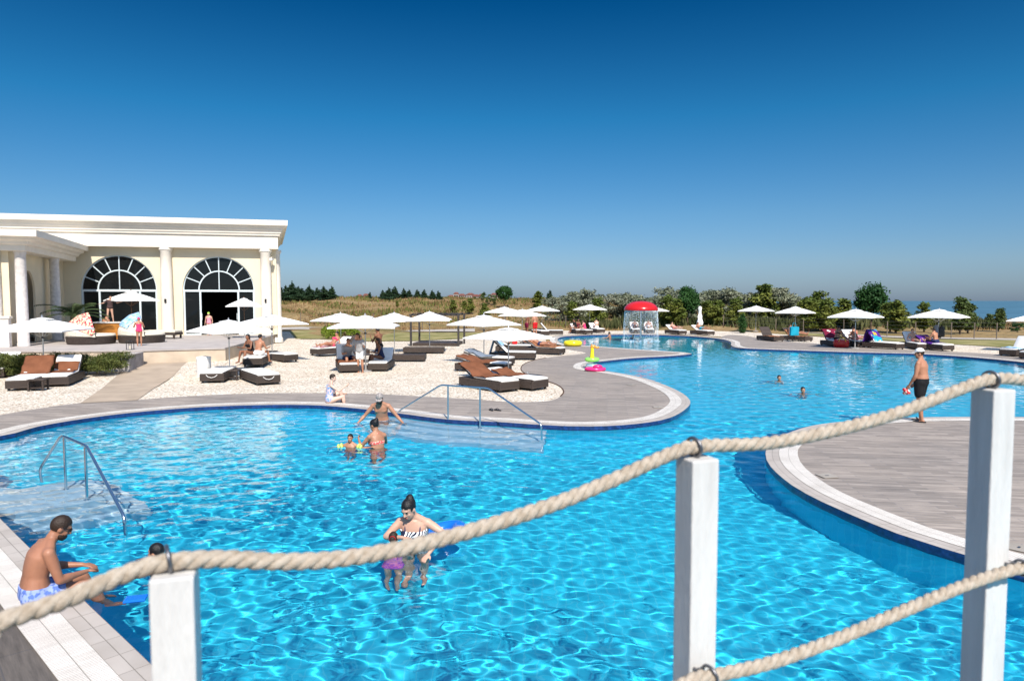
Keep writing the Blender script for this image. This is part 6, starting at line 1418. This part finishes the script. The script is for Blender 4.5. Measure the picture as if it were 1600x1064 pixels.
sit(*LG['C'], 1.1, -160, 'sunbather lying on the lounger left of the folded parasol', 'fair', 'brown', 'short', [('trunks', 'coral')], pose=FLAT)
sit(*LG['D'], 1.1, -155, 'sunbather lying on the lounger right of the folded parasol', 'tan', 'brown', 'short', [('trunks', 'teal')], pose=FLAT)
sit(*LG['F'], 1.1, -130, 'sunbather lying on the orange towel by the teal bag', 'tan', 'brown', 'short', [('trunks', 'orange')], pose=LIE)
sit(*LG['G'], .75, -60, 'dark haired woman leaning on the maroon lounger behind the red bag', 'tan', 'black', 'bun', [('bikini', 'black')], fem=True, pose=LEGS)
sit(*LG['H'], .55, 10, 'woman with bare back and hair bun, middle of the group before the round tree', 'tan', 'brown', 'bun', [('bikini', 'coral')], fem=True, v=-.2)
sit(*LG['H'], 1.1, -165, 'person leaning back, rightmost of the group before the round tree', 'fair', 'brown', 'short', [('trunks', 'palepink')], pose=LIE, v=.2)
sit(*LG['J'], 1.0, 175, 'sunbather lying on the dark-backed lounger behind the man in the cap', 'fair', 'brown', 'short', [('trunks', 'coral')], pose=LIE)
sit(*LG['K'], .8, 20, 'person with bare back sitting on the purple towel', 'tan', 'black', 'short', [('trunks', 'navy')], pose=LEGS)
# --- on the terrace
g = G(218, 540.5, TZ); person(g, 30, Pose(pel=(0, 0, .93), head=(5, 0), ra=((.10, .08, -.24), (.04, .26, -.22)), la=((-.10, .08, -.24), (-.04, .26, -.22)), child=True), 'girl in a pink swimsuit and pink cap standing by the blue towelled daybed', 'tan', None, 'short', [('swimsuit', 'pink'), ('swimcap', 'pink')], .76, .014)
g = Vector(((326.5 - 800) / F * 40.4, 40.4, TZ)); person(g, -175, Pose(pel=(0, 0, .93), head=(5, 0), child=True), 'girl in pink with a lime cap standing in the open doorway', 'fair', None, 'short', [('swimsuit', 'palepink'), ('swimcap', 'lime')], .80, .016)
g = G(163, 530, TZ); person((g.x, g.y, TZ + .44), -25, Pose(**SIT, rl=((.08, .42, .02), (.10, .50, -.34)), ll=((-.08, .42, .02), (-.10, .50, -.34)), head=(10, 10), ra=((.08, .06, -.28), (.04, .28, -.30)), la=((-.08, .06, -.28), (-.04, .28, -.30))), 'man with bare tanned back and red shorts sitting on the red clothed daybed', 'tan', 'black', 'short', [('shorts', 'red')], 1.1, .016)
q = bpy.data.objects['bar_chest'].location; person((q.x - .1, q.y, TZ + .955), -160, Pose(pel=(0, 0, .93), lean=8, side=-6, head=(10, 20), ra=((.18, .06, -.16), (.34, .14, -.2)), la=((-.2, .04, -.12), (-.4, .1, -.06)), rl=((.03, .10, -.42), (.06, .0, -.84)), ll=((-.05, .02, -.43), (-.08, -.06, -.86))), 'person in a dark top with bare legs balancing on the orange chest', 'fair', 'brown', 'short', [('shirt', 'brown'), ('briefs', 'black')], .80, .016)
